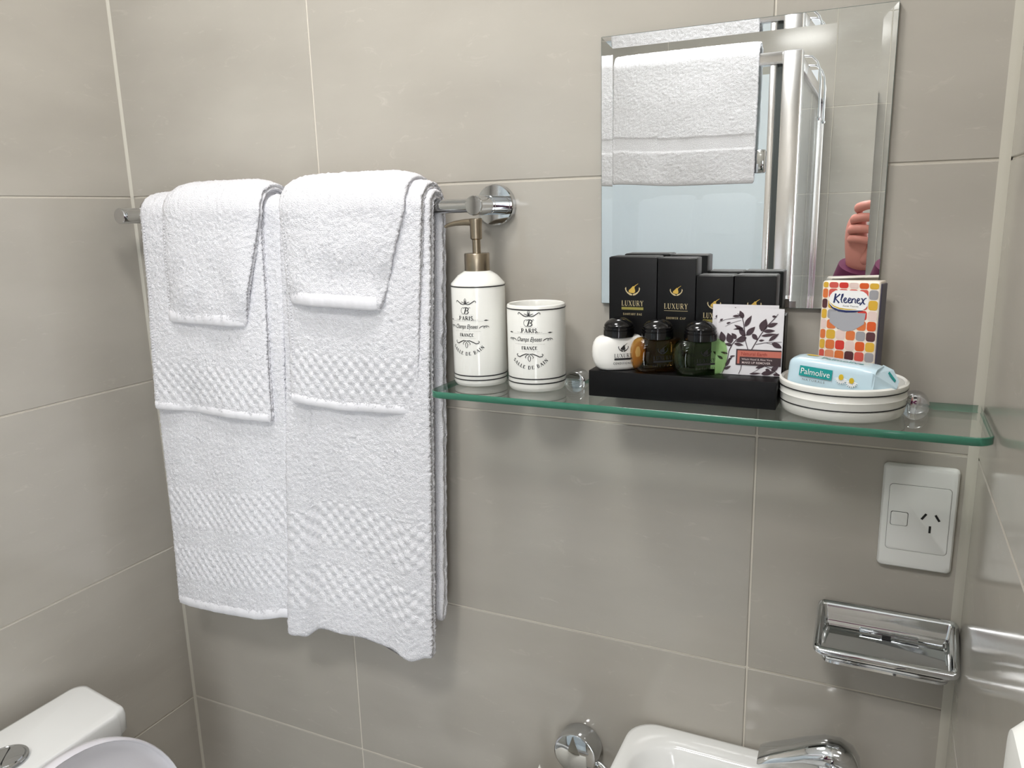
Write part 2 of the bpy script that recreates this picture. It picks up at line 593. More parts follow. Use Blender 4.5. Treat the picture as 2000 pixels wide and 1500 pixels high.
# ceiling lamps; the one by the shower is only added fill
def ceiling_lamp(x, y, r, strength, label):
    t = empty('ceiling_lamp', (x, y, H))
    lathe('lamp_rim', [(r + .012, 0), (r + .014, -.012), (r + .008, -.028), (r, -.030), (r, -.022)], ALU, t, n=48, cap=False)
    dm = mat('lamp diffuser %.1f' % strength, (1, 1, 1, 1), 0.5, emit=((1.0, 0.98, 0.955, 1), strength))
    lathe('diffuser', [(r, -.022), (r * .9, -.032), (r * .6, -.038), (r * .25, -.040), (0.001, -.040)], dm, t, n=40, cap=False)
    tag(t, label, 'ceiling lamp')
    return t


ceiling_lamp(0.62, -0.46, 0.15, LAMP_MAIN, 'round white ceiling lamp above the towel rail and shelf')
ceiling_lamp(0.78, -1.22, 0.17, LAMP_FILL, 'round white ceiling lamp added for fill light in front of the shower')

# ================================================================ TOWEL RAIL
rail = empty('towel_rail', (0.35, 0, BZ))
tag(rail, 'chrome towel rail with round wall flanges holding the white towels', 'towel rail')


def along_y(name, prof, x, z, m, parent):
    """lathe whose axis runs from the wall (y=0) into the room; prof (r, distance from wall)"""
    rot = Matrix.Rotation(PI / 2, 3, 'X')
    o = lathe(name, [(r, d) for r, d in prof], m, parent, rot=rot, n=48, angle=30)
    o.location = Vector((x, 0, z)) - parent.location
    return o


XL, XRR = 0.047, 0.6555
for xx in (XL, XRR):
    along_y('wall_flange', [(.0255, 0.0005), (.0255, .009), (.0245, .0105)], xx, BZ, CHROME, rail)
    along_y('post', [(.0118, .0105), (.0118, .030), (.0112, .0305), (.0112, .0315), (.0118, .032), (.0118, .0655), (.0110, .0665)], xx, BZ, CHROME, rail)
o = tube('bar', [(XL + .0112, BY, BZ), (XRR - .0112, BY, BZ)], 0.0085, CHROME, rail, 32)
o.location = -rail.location


# ================================================================ TOWELS
def smooth_noise(nu, nv, cu, cv, rng):
    a = rng.standard_normal((cv + 3, cu + 3))
    U = np.linspace(0, cu, nu); V = np.linspace(0, cv, nv)
    iu = U.astype(int); iv = V.astype(int)
    fu = U - iu; fv = V - iv
    fu = fu * fu * (3 - 2 * fu); fv = fv * fv * (3 - 2 * fv)
    A = a[np.ix_(iv, iu)]; B = a[np.ix_(iv, iu + 1)]; C = a[np.ix_(iv + 1, iu)]; D = a[np.ix_(iv + 1, iu + 1)]
    return (A * (1 - fu) + B * fu) * (1 - fv[:, None]) + (C * (1 - fu) + D * fu) * fv[:, None]


def towel(name, xt, xb, zfront, zback, r, th, label, group, bands=(), cell=0.0085, seed=1, wave=0.004, by=BY, bz=BZ,
          hem=0.0, step=0.0018, xback=None, pinch=0.12, flip=1, terry=0.0011, fold=True, stripes=(), stitch=0.0):
    """a folded towel laid over a bar that runs along X. zfront(u), zback(u): heights of the two hems;
    xt / xb: left and right edge at the bar and at the front hem."""
    rng = np.random.default_rng(seed)
    if xback is None: xback = xb
    wdt = xt[1] - xt[0]
    zf = np.array([zfront(t) for t in np.linspace(0, 1, 50)])
    Lf = bz - zf.mean()
    nu = int(wdt / step)
    nf = int(Lf / step); na = 22
    zbk = np.array([zback(t) for t in np.linspace(0, 1, 50)])
    nb_ = max(20, int((bz - zbk.mean()) / 0.008))
    u = np.linspace(0, 1, nu)
    ZF = np.interp(u, np.linspace(0, 1, 50), zf)[None, :]
    ZB = np.interp(u, np.linspace(0, 1, 50), zbk)[None, :]
    hf = np.linspace(0, 1, nf)[:, None]
    # mid surface and normal (in the YZ plane)
    zF = ZF + (bz - ZF) * hf
    e4 = (2 * np.abs(u - 0.5)) ** 6
    rr = (r * (1 - pinch * e4))[None, :]
    wv = smooth_noise(nu, nf, 3, 3, rng) * wave * (1 - hf) ** 0.7
    wv = wv + 0.35 * wave * smooth_noise(nu, nf, 7, 4, rng) * (1 - hf)
    yF = by - flip * rr + flip * wv * -1.0 + 0 * zF
    xF = (xb[0] + (xt[0] - xb[0]) * hf) * (1 - u)[None, :] + (xb[1] + (xt[1] - xb[1]) * hf) * u[None, :]
    ang = np.linspace(PI, 0, na + 2)[1:-1][:, None]
    yA = by + flip * rr * np.cos(ang); zA = bz + rr * np.sin(ang)
    xA = (xt[0] * (1 - u) + xt[1] * u)[None, :] + 0 * yA
    hb = np.linspace(1, 0, nb_)[:, None]
    zB = ZB + (bz - ZB) * hb
    yB = by + flip * rr * (0.55 + 0.45 * hb) + 0 * zB
    xB = (xback[0] + (xt[0] - xback[0]) * hb) * (1 - u)[None, :] + (xback[1] + (xt[1] - xback[1]) * hb) * u[None, :]
    X = np.vstack([xF, xA, xB]); Yy = np.vstack([yF, yA, yB]); Z = np.vstack([zF, zA, zB])
    NY = np.vstack([-flip * np.ones((nf, nu)), flip * np.cos(ang) + 0 * yA, flip * np.ones((nb_, nu))])
    NZ = np.vstack([np.zeros((nf, nu)), np.sin(ang) + 0 * yA, np.zeros((nb_, nu))])
    nv = X.shape[0]
    # pile: loops, checked woven bands, seam lines
    disp = rng.standard_normal((nv, nu)) * terry * 0.50
    disp[:nf] += smooth_noise(nu, nf, max(4, int(wdt / .005)), max(4, int(Lf / .005)), rng) * terry * 0.14
    xm = (u * wdt)[None, :] + 0 * X
    dz = Z - np.vstack([ZF + 0 * zF, ZF + 0 * zA, ZF + 0 * zB]) * 1.0
    front = np.zeros((nv, nu)); front[:nf] = 1
    for (za, zb_) in bands:
        inb = ((dz > za) & (dz < zb_) & (front > 0))
        cu_ = np.floor(xm / cell); cv_ = np.floor((dz - za) / (cell * 1.1))
        fx = xm / cell - cu_; fz = (dz - za) / (cell * 1.1) - cv_
        dome = np.clip(1 - ((2 * fx - 1) ** 2 + (2 * fz - 1) ** 2) * 0.55, 0, 1)
        chk = ((cu_ + cv_) % 2 == 0)
        disp = np.where(inb, np.where(chk, 0.0016 * dome, -0.0006) + 0.6 * disp, disp)
    for (za, zb_) in stripes:
        inb = ((dz > za) & (dz < zb_) & (front > 0))
        disp = np.where(inb, -0.0016, disp)
    # the rounded end at the two hems
    tn = np.ones(nv); k = 5
    for i in range(k):
        s = math.sqrt(1 - (1 - (i + 0.6) / k) ** 2)
        tn[i] = min(tn[i], s); tn[nv - 1 - i] = min(tn[nv - 1 - i], s)
    half = (th / 2) * tn[:, None]
    outer = np.stack([X, Yy + NY * (half + disp * tn[:, None]), Z + NZ * (half + disp * tn[:, None])], -1)
    inner = np.stack([X, Yy - NY * half, Z - NZ * half], -1)[:, ::-1]
    # side edges: rounded, with the crease between the two folded layers
    ea = np.linspace(PI / 2, -PI / 2, 9)[1:-1]
    def side(col, sgn):
        out = []
        for a in ea:
            bulge = np.cos(a) * th * 0.5
            if fold:
                bulge = bulge - 0.42 * th * math.exp(-(a / 0.28) ** 2)
            off = np.sin(a) * half[:, 0]
            jit = rng.standard_normal(nv) * terry * 0.7
            out.append(np.stack([X[:, col] + sgn * (bulge * tn + jit), Yy[:, col] + NY[:, col] * off, Z[:, col] + NZ[:, col] * off], -1))
        return np.stack(out, 1)
    rs = side(nu - 1, 1)
    ls = side(0, -1)[:, ::-1]
    P = np.concatenate([outer, rs, inner, ls], 1)
    m_ = P.shape[1]
    idx = np.arange(nv * m_).reshape(nv, m_)
    q = np.stack([idx[:-1, :], np.roll(idx, -1, 1)[:-1, :], np.roll(idx, -1, 1)[1:, :], idx[1:, :]], -1).reshape(-1, 4)
    me = bpy.data.meshes.new(name)
    faces = q.tolist() + [idx[0].tolist()[::-1], idx[-1].tolist()]
    org = Vector(((xt[0] + xt[1]) / 2, by, float(zf.min())))
    me.from_pydata((P.reshape(-1, 3) - np.array(org)).tolist(), [], faces)
    me.shade_smooth()
    o = link(name, me, None, TOWEL)
    o.location = org
    tag(o, label, 'towel', group)
    if stitch > 0:
        # overlocked edge: a column of short raised stitches down the left side of the front
        v, f = [], []
        zz = bz - .01
        while zz > float(zf[0]) + hem + .004:
            h_ = (zz - float(zf[0])) / (bz - float(zf[0]))
            r0 = int(np.clip(h_ * (nf - 1), 0, nf - 1))
            xs_ = xb[0] + (xt[0] - xb[0]) * h_ + .0012
            ys_ = float(yF[r0, 2]) - flip * (th / 2 + .0007)
            b0 = len(v)
            for px, py, pz in ((0, 0, .0004), (stitch, 0, -.0003), (stitch * .5, -.0011 * flip, .0009), (stitch * .5, -.0011 * flip, -.0008), (stitch * .5, .0008 * flip, 0)):
                v.append((xs_ + px - org.x, ys_ + py - org.y, zz + pz - org.z))
            f += [(b0, b0 + 3, b0 + 2), (b0 + 1, b0 + 2, b0 + 3), (b0, b0 + 2, b0 + 4), (b0 + 1, b0 + 4, b0 + 2), (b0, b0 + 4, b0 + 3), (b0 + 1, b0 + 3, b0 + 4)]
            zz -= .0042
        tag(mesh('edge_stitching', v, f, HEMM, o), kind='stuff')
    if hem > 0:
        # plain woven hem folded over the front edge
        n2 = 60; hh = 9
        uu = np.linspace(0.0, 1.0, n2)
        zf2 = np.interp(uu, np.linspace(0, 1, 50), zf)
        base = np.interp(uu, u, yF[0])
        v, f = [], []
        pr_ = [(-1, 0.002), (-1, hem * .5), (-1, hem), (-.4, hem + .001), (1, hem), (1, hem * .5), (1, 0.0)]
        pr_ = [(th * .5 - .0008, hem), (th * .5 + .0003, hem * .90), (th * .5 + .0006, hem * .5), (th * .5 + .0002, .0015), (th * .3, -.0012), (0, -.0020), (-th * .42, -.001), (-th * .5 - .0012, hem * .5), (-th * .5 - .001, hem)]
        for i in range(n2):
            xx = xb[0] - 0.001 + (xb[1] - xb[0] + 0.002) * uu[i]
            pk = 0.0002 * math.sin(i * 1.7 + seed) + 0.0003 * math.sin(i * 0.83 + 2 * seed)
            for a, b in pr_:
                v.append((xx - org.x, base[i] - flip * (a + (pk if a > 0 else 0)) - org.y, zf2[i] + b - org.z))
        k2 = len(pr_)
        for i in range(n2 - 1):
            for j in range(k2 - 1):
                f.append((i * k2 + j, i * k2 + j + 1, (i + 1) * k2 + j + 1, (i + 1) * k2 + j))
        f.append(tuple(range(k2))); f.append(tuple(range((n2 - 1) * k2, n2 * k2)))
        mesh('hem', v, f, HEMM, o, True, 60)
    return o


def lerpf(pts):
    xs = [p[0] for p in pts]; ys = [p[1] for p in pts]
    def f(t):
        # smooth interpolation through the given points
        for i in range(len(xs) - 1):
            if t <= xs[i + 1] or i == len(xs) - 2:
                s = (t - xs[i]) / (xs[i + 1] - xs[i]); s = max(0, min(1, s)); s = s * s * (3 - 2 * s)
                return ys[i] + (ys[i + 1] - ys[i]) * s
    return f


GB, GH, GW = 'white bath towels on the rail', 'white hand towels over the bath towels', 'white face cloths on top of the hand towels'
towel('bath_towel', (0.106, 0.364), (0.086, 0.3115), lerpf([(0, .842), (.35, .845), (.7, .850), (1, .862)]), lerpf([(0, .87), (1, .88)]),
      .0165, .013, 'long white terry bath towel hanging nearest the left wall', GB,
      bands=((.052, .108), (.143, .206)), seed=11, hem=.016, wave=.003)
towel('bath_towel', (0.372, 0.594), (0.316, 0.566), lerpf([(0, .834), (.10, .838), (.28, .864), (.55, .865), (.75, .858), (.88, .846), (1, .856)]), lerpf([(0, .91), (1, .902)]),
      .0165, .015, 'long white terry bath towel hanging beside the soap pump, wavy hem', GB,
      bands=((.050, .108), (.138, .204)), seed=12, hem=.0, wave=.005, xback=(0.33, 0.572), cell=.0095)
towel('hand_towel', (0.118, 0.336), (0.1035, 0.322), lerpf([(0, 1.180), (.5, 1.179), (1, 1.178)]), lerpf([(0, 1.20), (1, 1.20)]),
      .0285, .010, 'white hand towel under the left face cloth, checked band above its hem', GH,
      bands=((.018, .076),), seed=13, hem=.012, stitch=.0060, wave=.0022)
towel('hand_towel', (0.384, 0.590), (0.3725, 0.568), lerpf([(0, 1.212), (.4, 1.207), (.8, 1.209), (1, 1.209)]), lerpf([(0, 1.23), (1, 1.22)]),
      .0295, .010, 'white hand towel under the right face cloth, draped to shelf height', GH,
      bands=((.018, .076),), seed=14, hem=.012, stitch=.0060, wave=.0022)
towel('face_cloth', (0.172, 0.342), (0.1555, 0.299), lerpf([(0, 1.318), (.5, 1.317), (1, 1.316)]), lerpf([(0, 1.34), (1, 1.34)]),
      .0395, .010, 'smaller white face cloth on top of the left pair of towels', GW, seed=15, hem=.016, stitch=.0028, wave=.003, pinch=.16)
towel('face_cloth', (0.386, 0.571), (0.391, 0.529), lerpf([(0, 1.351), (.5, 1.349), (1, 1.347)]), lerpf([(0, 1.36), (1, 1.36)]),
      .0410, .011, 'white face cloth on top of the right pair of towels, higher hem', GW, seed=16, hem=.016, stitch=.0028, wave=.003, pinch=.16)
# sewn-in care tag at the hem of the right bath towel
bt = [o for o in bpy.data.objects if o.name == 'bath_towel.001'][0]
tg = box('care_tag', (.5150, -.0625, .846), (.027, .0008, .016), WHITEI, bt, rot=Matrix.Rotation(math.radians(14), 3, 'Y'))
tg.location = -bt.location
ik = Ink()
for yy, a, b in ((.8505, -9, 6), (.846, -6, 7), (.8415, 0, 9)):
    for x0 in range(a, b, 3):
        ik.rect(x0, (yy - .846) * 1000 - 1, x0 + 2.2, (yy - .846) * 1000 + .6)
tgm = ik.obj('tag_print', lambda x, y: (.5150 + x / 1000, -.0634, .846 + y / 1000 - x * .00025), INK, tg)

# ================================================================ GLASS SHELF
sh = empty('glass_shelf', (0.91, 0, ZS - .008))
tag(sh, 'clear glass shelf with green edge and rounded corners below the mirror', 'shelf')
sx0, sx1, sy0, sy1 = 0.6195, 1.2035, -0.1335, -0.0025
ol = []
rc = 0.016
for cx, cy, a0 in ((sx1 - rc, sy0 + rc, 270), (sx1, sy1, None), (sx0, sy1, None), (sx0 + rc, sy0 + rc, 180)):
    if a0 is None: ol.append((cx, cy))
    else: ol += arc(cx, cy, rc, rc, a0, a0 + 90, 8)
n = len(ol)
v = [(x - .91, y, .008) for x, y in ol] + [(x - .91, y, 0) for x, y in ol]
me = bpy.data.meshes.new('pane')
me.from_pydata(v, [], [tuple(range(n)), tuple(reversed(range(n, 2 * n)))])
link('pane', me, sh, SHELFG)
b = 0.0007
v, f = [], []
for zz, ins in ((.008, b), (.008 - b, 0), (b, 0), (0, b)):
    for i, (x, y) in enumerate(ol):
        cx, cy = (sx0 + sx1) / 2, (sy0 + sy1) / 2
        v.append((x - math.copysign(ins, x - cx) - .91, y - math.copysign(ins, y - cy), zz))
for j in range(3):
    for i in range(n):
        f.append((j * n + i, j * n + (i + 1) % n, (j + 1) * n + (i + 1) % n, (j + 1) * n + i))
o = mesh('glass_edge', v, f, SHELFE, sh, True, 50)
o['label'] = 'green polished glass edge'
for xx in (0.7655, 1.1425):
    bk = along_y('shelf_bracket', [(.0140, .0005), (.0140, .0195), (.0130, .0215), (.0120, .0220), (.001, .0222)], xx, ZS - .003, CHROME, sh)

# ================================================================ CERAMIC SET
def cyl_map(cx, cy, r, z0, a0):
    return lambda x, y: (cx + (r + .00025) * math.sin(a0 + x / 1000 / r), cy - (r + .00025) * math.cos(a0 + x / 1000 / r), z0 + y / 1000)


def paris_ink():
    k = Ink()
    # crown of scrolls
    for s in (-1, 1):
        k.stroke([(s * x, y) for x, y in [(.3, 37), (3, 36.6), (6, 37.4), (9, 39.3), (11.5, 41), (13, 40.6), (13.4, 39.2), (12.6, 38.8)]], [.5, .9, 1.1, 1.0, .9, .8, .6, .4])
        k.stroke([(s * x, y) for x, y in [(.5, 37), (2.5, 38.6), (4.5, 39.6), (5.8, 39.2)]], [.7, .8, .7, .4])
        k.stroke([(s * x, y) for x, y in [(0, 37), (1.4, 39.5), (1.1, 42), (0, 44)]], [.5, .7, .6, .3])
    k.leaf(0, 37.5, 90, 4.5, 1.4)
    # monogram B in a ring
    k.stroke(arc(-2.8, 29.2, 3.2, 3.8, 60, 320, 16), .5)
    k.stroke([(-1.6, 25.6), (-.2, 29), (.8, 32.8)], [1.0, 1.6, 1.2])
    k.stroke([(-2.6, 31.6), (-.6, 33.1), (2.4, 32.9), (4, 31.6), (3.2, 29.9), (1, 29.3), (3.2, 28.9), (3.9, 27.2), (2, 25.6), (-.8, 25.4)], [.4, .8, 1.0, 1.3, 1.1, .6, 1.0, 1.3, .9, .5])
    k.stroke([(4, 32.6), (5.4, 33.2), (6.4, 32.4)], [.4, .6, .3])
    k.dots(-10, 10, 24.4, 24, .18)
    serif(k, 'PARIS', 0, 18.0, 4.7, 19.0, bold=1.6)
    for i, rr in enumerate((.55, .4, .3)):
        for s in (-1, 1):
            k.fill(arc(s * (10.4 + 2.1 * i), 18.3, rr, rr, 0, 320, 8))
    k.dots(-21, 21, 16.7, 44, .22)
    for s in (-1, 1):
        k.fill([(s * 28.5, 17.6), (s * 24.5, 18.5), (s * 21.8, 17.6), (s * 24.5, 16.9)])
    text(k, 'Champs Elysees', 0, 8.0, 5.2, 30.0, shear=.45, offset=.012)
    for s in (-1, 1):
        k.stroke([(s * x, y) for x, y in [(16, 8.2), (18, 10), (21, 11), (23.5, 10.2), (23, 8.6), (21.3, 8.6), (22, 10.4), (25, 11), (27.6, 10.2), (28.4, 8.8)]], [.5, .9, .8, .8, .6, .5, .6, .8, .7, .3])
        k.fill(arc(s * 25.2, 9.4, .6, .6, 0, 320, 8))
    k.dots(-18, 18, 4.6, 50, .16)
    serif(k, 'FRANCE', 0, -1.7, 3.8, 18.5, bold=1.6)
    k.dots(-11.5, 11.5, -3.8, 30, .16)
    for s in (-1, 1):
        k.stroke([(s * x, y) for x, y in [(0, -6.8), (4, -6.6), (8, -8.2), (12, -10.2), (15, -9.6), (16, -7.8), (15, -6.8), (14.4, -7.6)]], [.5, 1.0, 1.1, 1.1, 1.0, .9, .7, .4])
        k.stroke([(s * x, y) for x, y in [(.5, -7), (3.5, -8.4), (5, -10.6), (3.8, -11.8)]], [.5, .8, .8, .5])
        k.stroke([(s * x, y) for x, y in [(0, -8), (1.6, -11), (1.2, -14), (0, -15.6)]], [.5, .8, .7, .4])
    serif(k, 'SALLE DE BAIN', 0, -24.6, 4.0, 50.0, sp=.22, bold=1.5, arcr=30.0)
    return k


def stripe(parent, r, z, h=.0014):
    return lathe('stripe', [(r + .0003, z - h / 2), (r + .0004, z), (r + .0003, z + h / 2)], INK, parent, n=64, cap=False)


# soap pump
dx, dy, dr = 0.6580, -0.0665, 0.0329
dp = empty('soap_dispenser', (dx, dy, ZS + .0003))
tag(dp, 'white ceramic soap pump with nickel nozzle and black French lettering', 'soap dispenser')
body = lathe('bottle', [(.0290, 0), (.0312, .0008), (dr - .0004, .003), (dr, .005), (dr, .1215), (dr - .0004, .1232), (.0240, .1325), (.0165, .1372), (.0150, .1378)], CERAMC, dp, n=64)
for z in (.0085, .0136): stripe(dp, dr, z)
stripe(dp, dr, .1205)
lathe('collar', [(.0150, .1372), (.0153, .1385), (.0153, .1575), (.0148, .1585), (.0060, .1585)], NICKEL, dp, n=48)
lathe('stem', [(.0050, .1585), (.0050, .176)], NICKEL, dp, n=32)
lathe('pump_head', [(.0055, .1745), (.0071, .1758), (.0073, .190), (.0080, .1975), (.0080, .1990), (.0070, .1996)], NICKEL, dp, n=32)
tube('nozzle', [(-.002, -.001, .1950), (-.014, -.0015, .1952), (-.027, -.0025, .1942), (-.036, -.003, .1922), (-.0405, -.0035, .1902)], [.0042, .0038, .0030, .0024, .0017], NICKEL, dp, 20)
pi_ = paris_ink()
pi_.obj('lettering', cyl_map(0, 0, dr, .0635, math.radians(-1)), INK, dp)

# tumbler
tx, ty, tr = 0.7358, -0.0695, 0.0345
tp = empty('tumbler', (tx, ty, ZS + .0003))
tag(tp, 'white ceramic tumbler with black French lettering next to the pump', 'tumbler')
lathe('cup', [(.0300, 0), (.0325, .0008), (tr - .0004, .0032), (tr, .0055), (tr, .0985), (tr - .0006, .1003), (tr - .0018, .1010), (tr - .0030, .1002), (tr - .0034, .098), (tr - .0036, .008), (.001, .006)], CERAMC, tp, n=64)
for z in (.0105, .0160): stripe(tp, tr, z)
stripe(tp, tr, .0965)
pi_.obj('lettering', cyl_map(0, 0, tr, .0525, math.radians(9)), INK, tp)

# soap dish
ex, ey, er = 1.0731, -0.0660, 0.0600
dh = empty('soap_dish', (ex, ey, ZS + .0003))
tag(dh, 'round white ceramic soap dish with two black rings', 'soap dish')
lathe('bowl', [(.0540, 0), (.0570, .0008), (.0588, .004), (.0598, .010), (.0600, .0185), (.0606, .0195), (.0600, .0205), (.0602, .026), (.0612, .0290), (.0610, .0320), (.0590, .0335), (.0568, .0320), (.0560, .027), (.0545, .014), (.050, .0115), (.001, .011)], CERAMC, dh, n=80)
stripe(dh, er + .0001, .0118, .0012)
stripe(dh, er + .0006, .0268, .0012)

# ================================================================ SOAP BAR IN ITS WRAPPER
sb = empty('wrapped_soap', (1.0640, -.0845, ZS + .0205))
tag(sb, 'soap bar in pale blue wrapper lying in the round dish', 'soap')
sb.rotation_euler = (0, math.radians(3.5), math.radians(-15))
LX, LY, LZ = .0418, .0180, .0345
# body: superellipse sections along x
v, f = [], []
sec = [(-LX - .0005, .40), (-LX + .001, .74), (-LX + .004, .90), (-LX + .010, .98), (-.01, 1.0), (LX - .012, 1.0), (LX - .003, .98), (LX + .001, .93)]
N = 32
for x, s in sec:
    for i in range(N):
        a = 2 * PI * i / N
        ca, sa = math.cos(a), math.sin(a)
        e = 0.38
        yy = math.copysign(abs(ca) ** e, ca) * LY * s
        zz = math.copysign(abs(sa) ** e, sa) * LZ / 2 * s
        if zz > 0: yy *= 0.93
        v.append((x, yy, LZ / 2 + zz))
for j in range(len(sec) - 1):
    for i in range(N):
        f.append((j * N + i, j * N + (i + 1) % N, (j + 1) * N + (i + 1) % N, (j + 1) * N + i))
f.append(tuple(range(N))); f.append(tuple(range((len(sec) - 1) * N, len(sec) * N)))
mesh('wrapper', v, f, WRAP, sb, True, 45)
# folded end flap
fl_v = [(LX - .001, -LY * .92, .0300), (LX - .001, LY * .85, .0335), (LX + .009, LY * .85, .0300), (LX + .017, LY * .45, .0210), (LX + .0185, -LY * .15, .0165), (LX + .0085, -LY * .55, .0150), (LX - .001, -LY * .90, .0145),
        (LX - .001, -LY * .88, .0275), (LX - .001, LY * .85, .0305), (LX + .009, LY * .80, .0280), (LX + .016, LY * .40, .0192), (LX + .0175, -LY * .12, .0148), (LX + .0080, -LY * .50, .0135), (LX - .001, -LY * .85, .0125)]
fl_f = [(0, 1, 2), (0, 2, 3, 4), (7, 9, 8), (7, 11, 10, 9), (1, 8, 9, 2), (2, 9, 10, 3), (3, 10, 11, 4), (0, 4, 5, 6), (7, 13, 12, 11), (4, 11, 12, 5), (5, 12, 13, 6)]
mesh('folded_end', fl_v, fl_f, WRAP, sb, False)
fr = lambda x, y: (x / 1000, -LY - .0004 + max(0.0, (y - 24) / 1000 * .35), y / 1000)
k = Ink(); k.rect(-28, 17, 4, 27); k.obj('teal_panel', lambda x, y: (lambda p: (p[0], p[1] + .0001, p[2]))(fr(x, y)), TEAL, sb)
k = Ink(); text(k, 'Palmolive', -12, 19.2, 6.2, 28.5, offset=-.004); k.obj('brand_lettering', lambda x, y: (lambda p: (p[0], p[1] - .0002, p[2]))(fr(x, y)), WHITEI, sb)
k = Ink(); text(k, 'NATURALS', -13, 12.6, 2.2, 22, spacing=1.3); k.obj('small_lettering', fr, GAPG, sb)
k = Ink()
for cx, cy in ((13, 22.0), (23, 20.2)):
    for i in range(9):
        k.leaf(cx, cy - 1, 190 + i * 20, 6.5, 1.7)
k.obj('daisy_petals', fr, WHITEI, sb)
k = Ink()
for cx, cy in ((13, 22.0), (23, 20.2)): k.fill(arc(cx, cy, 2.3, 2.9, 0, 350, 16))
k.obj('daisy_centres', lambda x, y: (lambda p: (p[0], p[1] - .0002, p[2]))(fr(x, y)), YELL, sb)
tpf = lambda x, y: (x / 1000, y / 1000, LZ + .0003)
k = Ink(); text(k, 'Palmolive', 8, -6, 8, 40, offset=.006); k.obj('top_lettering', tpf, TEAL, sb)
k = Ink(); k.leaf(-30, 2, 10, 14, 6); k.obj('top_flower', tpf, YELL, sb)
k = Ink(); k.rect(12.5, 2.0, 19.5, 5.4); k.obj('end_panel', lambda x, y: (LX + .008 + (x - 12.5) * .001, -.002 + y * .0012, .0282 - (x - 12.5) * .0011 + y * .0004), TEAL, sb)

# ================================================================ TISSUE PACK
tk = empty('tissue_pack', (1.0760, -.0335, ZS + .0116))
tk.rotation_euler = (math.radians(-1.5), 0, math.radians(-14))
tag(tk, 'pocket tissue pack with orange and grey squares behind the soap', 'tissue pack')
PW, PD, PH = .0570, .0220, .1170
bm = box_bm((0, 0, PH / 2), (PW, PD, PH), .0022, 3)
for vv in bm.verts:
    if vv.co.z > PH * .97:
        vv.co.z += .0012 * math.sin(vv.co.x * 260)
bm_obj('wrap', bm, PACKW, tk)
box('side_strip', (PW / 2 + .0004, 0, PH / 2 - .001), (.0018, PD * .86, PH * .985), PACKS, tk, .0006, 1)  # thin dark violet slab covering the pack's right side
pk = lambda x, y: (x / 1000 - PW / 2, -PD / 2 - .00025, y / 1000)
pk2 = lambda x, y: (x / 1000 - PW / 2, -PD / 2 - .00045, y / 1000)
pk3 = lambda x, y: (x / 1000 - PW / 2, -PD / 2 - .00065, y / 1000)
OR, DO, GR, YE, BR, RE, SA, PKK, CR = 'orange square,222,120,62', 'deep orange square,220,92,34', 'grey square,160,158,162', 'mustard square,222,176,58', 'brown square,88,48,52', 'red square,214,58,48', 'salmon square,226,150,112', 'pale pink square,232,208,200', 'coral square,214,92,80'
grid = [
    [YE, CR, RE, CR, PKK, DO, YE],
    [OR, CR, CR, GR, CR, CR, GR],
    [BR, YE, GR, CR, YE, CR, YE],
    [YE, GR, GR, GR, GR, RE, PKK],
    [PKK, OR, BR, BR, YE, OR, DO],
    [OR, YE, PKK, PKK, OR, GR, BR],
    [YE, OR, RE, RE, PKK, DO, YE],
    [CR, SA, OR, OR, BR, CR, GR],
    [BR, CR, OR, PKK, PKK, CR, YE],
    [OR, YE, GR, CR, OR, SA, BR],
    [YE, DO, PKK, RE, YE, GR, CR],
]
cw, chh = 9.9, 10.6
for r_, row in enumerate(grid):
    cells = [row[0], row[1], row[2], row[4], row[5], row[6]]
    for c_, kk in enumerate(cells):
        x0 = -3.0 + c_ * cw + .40; x1 = x0 + cw - 0.8
        y1 = 116.2 - r_ * chh + 3.0; y0 = y1 - chh + 0.9
        x0 = max(x0, 1.4); x1 = min(x1, 55.6); y1 = min(y1, 115.4); y0 = max(y0, 1.5)
        if y1 - y0 < 1 or x1 - x0 < 1: continue
        nm, r_c, g_c, b_c = kk.split(',')
        if nm not in MATS: mat(nm, srgb(int(r_c), int(g_c), int(b_c)), 0.35)
        ik = Ink(); ik.rect(x0, y0, x1, y1, min(2.6, (x1 - x0) * .4, (y1 - y0) * .4))
        ik.obj('printed_square', pk, MATS[nm], tk)
k = Ink(); k.rect(8, 87, 47, 107.5, 9.5); k.obj('logo_oval', pk2, WHITEI, tk)
k = Ink(); k.stroke([(8.5, 93), (12, 89), (18, 86.6), (26, 85.8), (34, 86.4), (42, 87.6)], [.4, 1.4, 2.0, 2.2, 1.8, .4]); k.obj('logo_swoosh', pk3, NAVY, tk)
k = Ink(); k.stroke([(9, 94.5), (13, 90.8), (19, 88.6), (27, 88.0), (36, 88.6)], [.3, 1.1, 1.3, 1.1, .3]); k.obj('logo_gold_line', pk3, YELL, tk)
k = Ink()
# brush lettering
def B(pts, wd=1.5):
    k.stroke([(12.2 + x * 1.0, 94.2 + y) for x, y in pts], wd)
B([(1.0, 0), (2.2, 9.6)], 1.7); B([(6.6, 9.2), (2.0, 4.6), (6.2, 0)], 1.5)
B([(7.4, 3), (9.4, 7.5), (9.6, 9.6), (8.6, 9.2), (8.0, 5), (8.4, 1), (9.6, .6)], 1.1)
for i in range(2):
    q = 10.6 + i * 4.2
    B([(q - .4, 2.2), (q + 2.0, 3.6), (q + 2.4, 5.2), (q + 1.2, 5.6), (q, 3.6), (q + .4, 1.2), (q + 2, .5), (q + 3.6, 1.8)], 1.2)
B([(18.6, 5.2), (18.6, .6)], 1.3); B([(18.7, 3.4), (20.6, 5.3), (21.8, 4.6), (21.8, 1.2), (22.8, .7)], 1.2)
q = 23.4
B([(q - .4, 2.2), (q + 2.0, 3.6), (q + 2.4, 5.2), (q + 1.2, 5.6), (q, 3.6), (q + .4, 1.2), (q + 2, .5), (q + 3.6, 1.4)], 1.2)
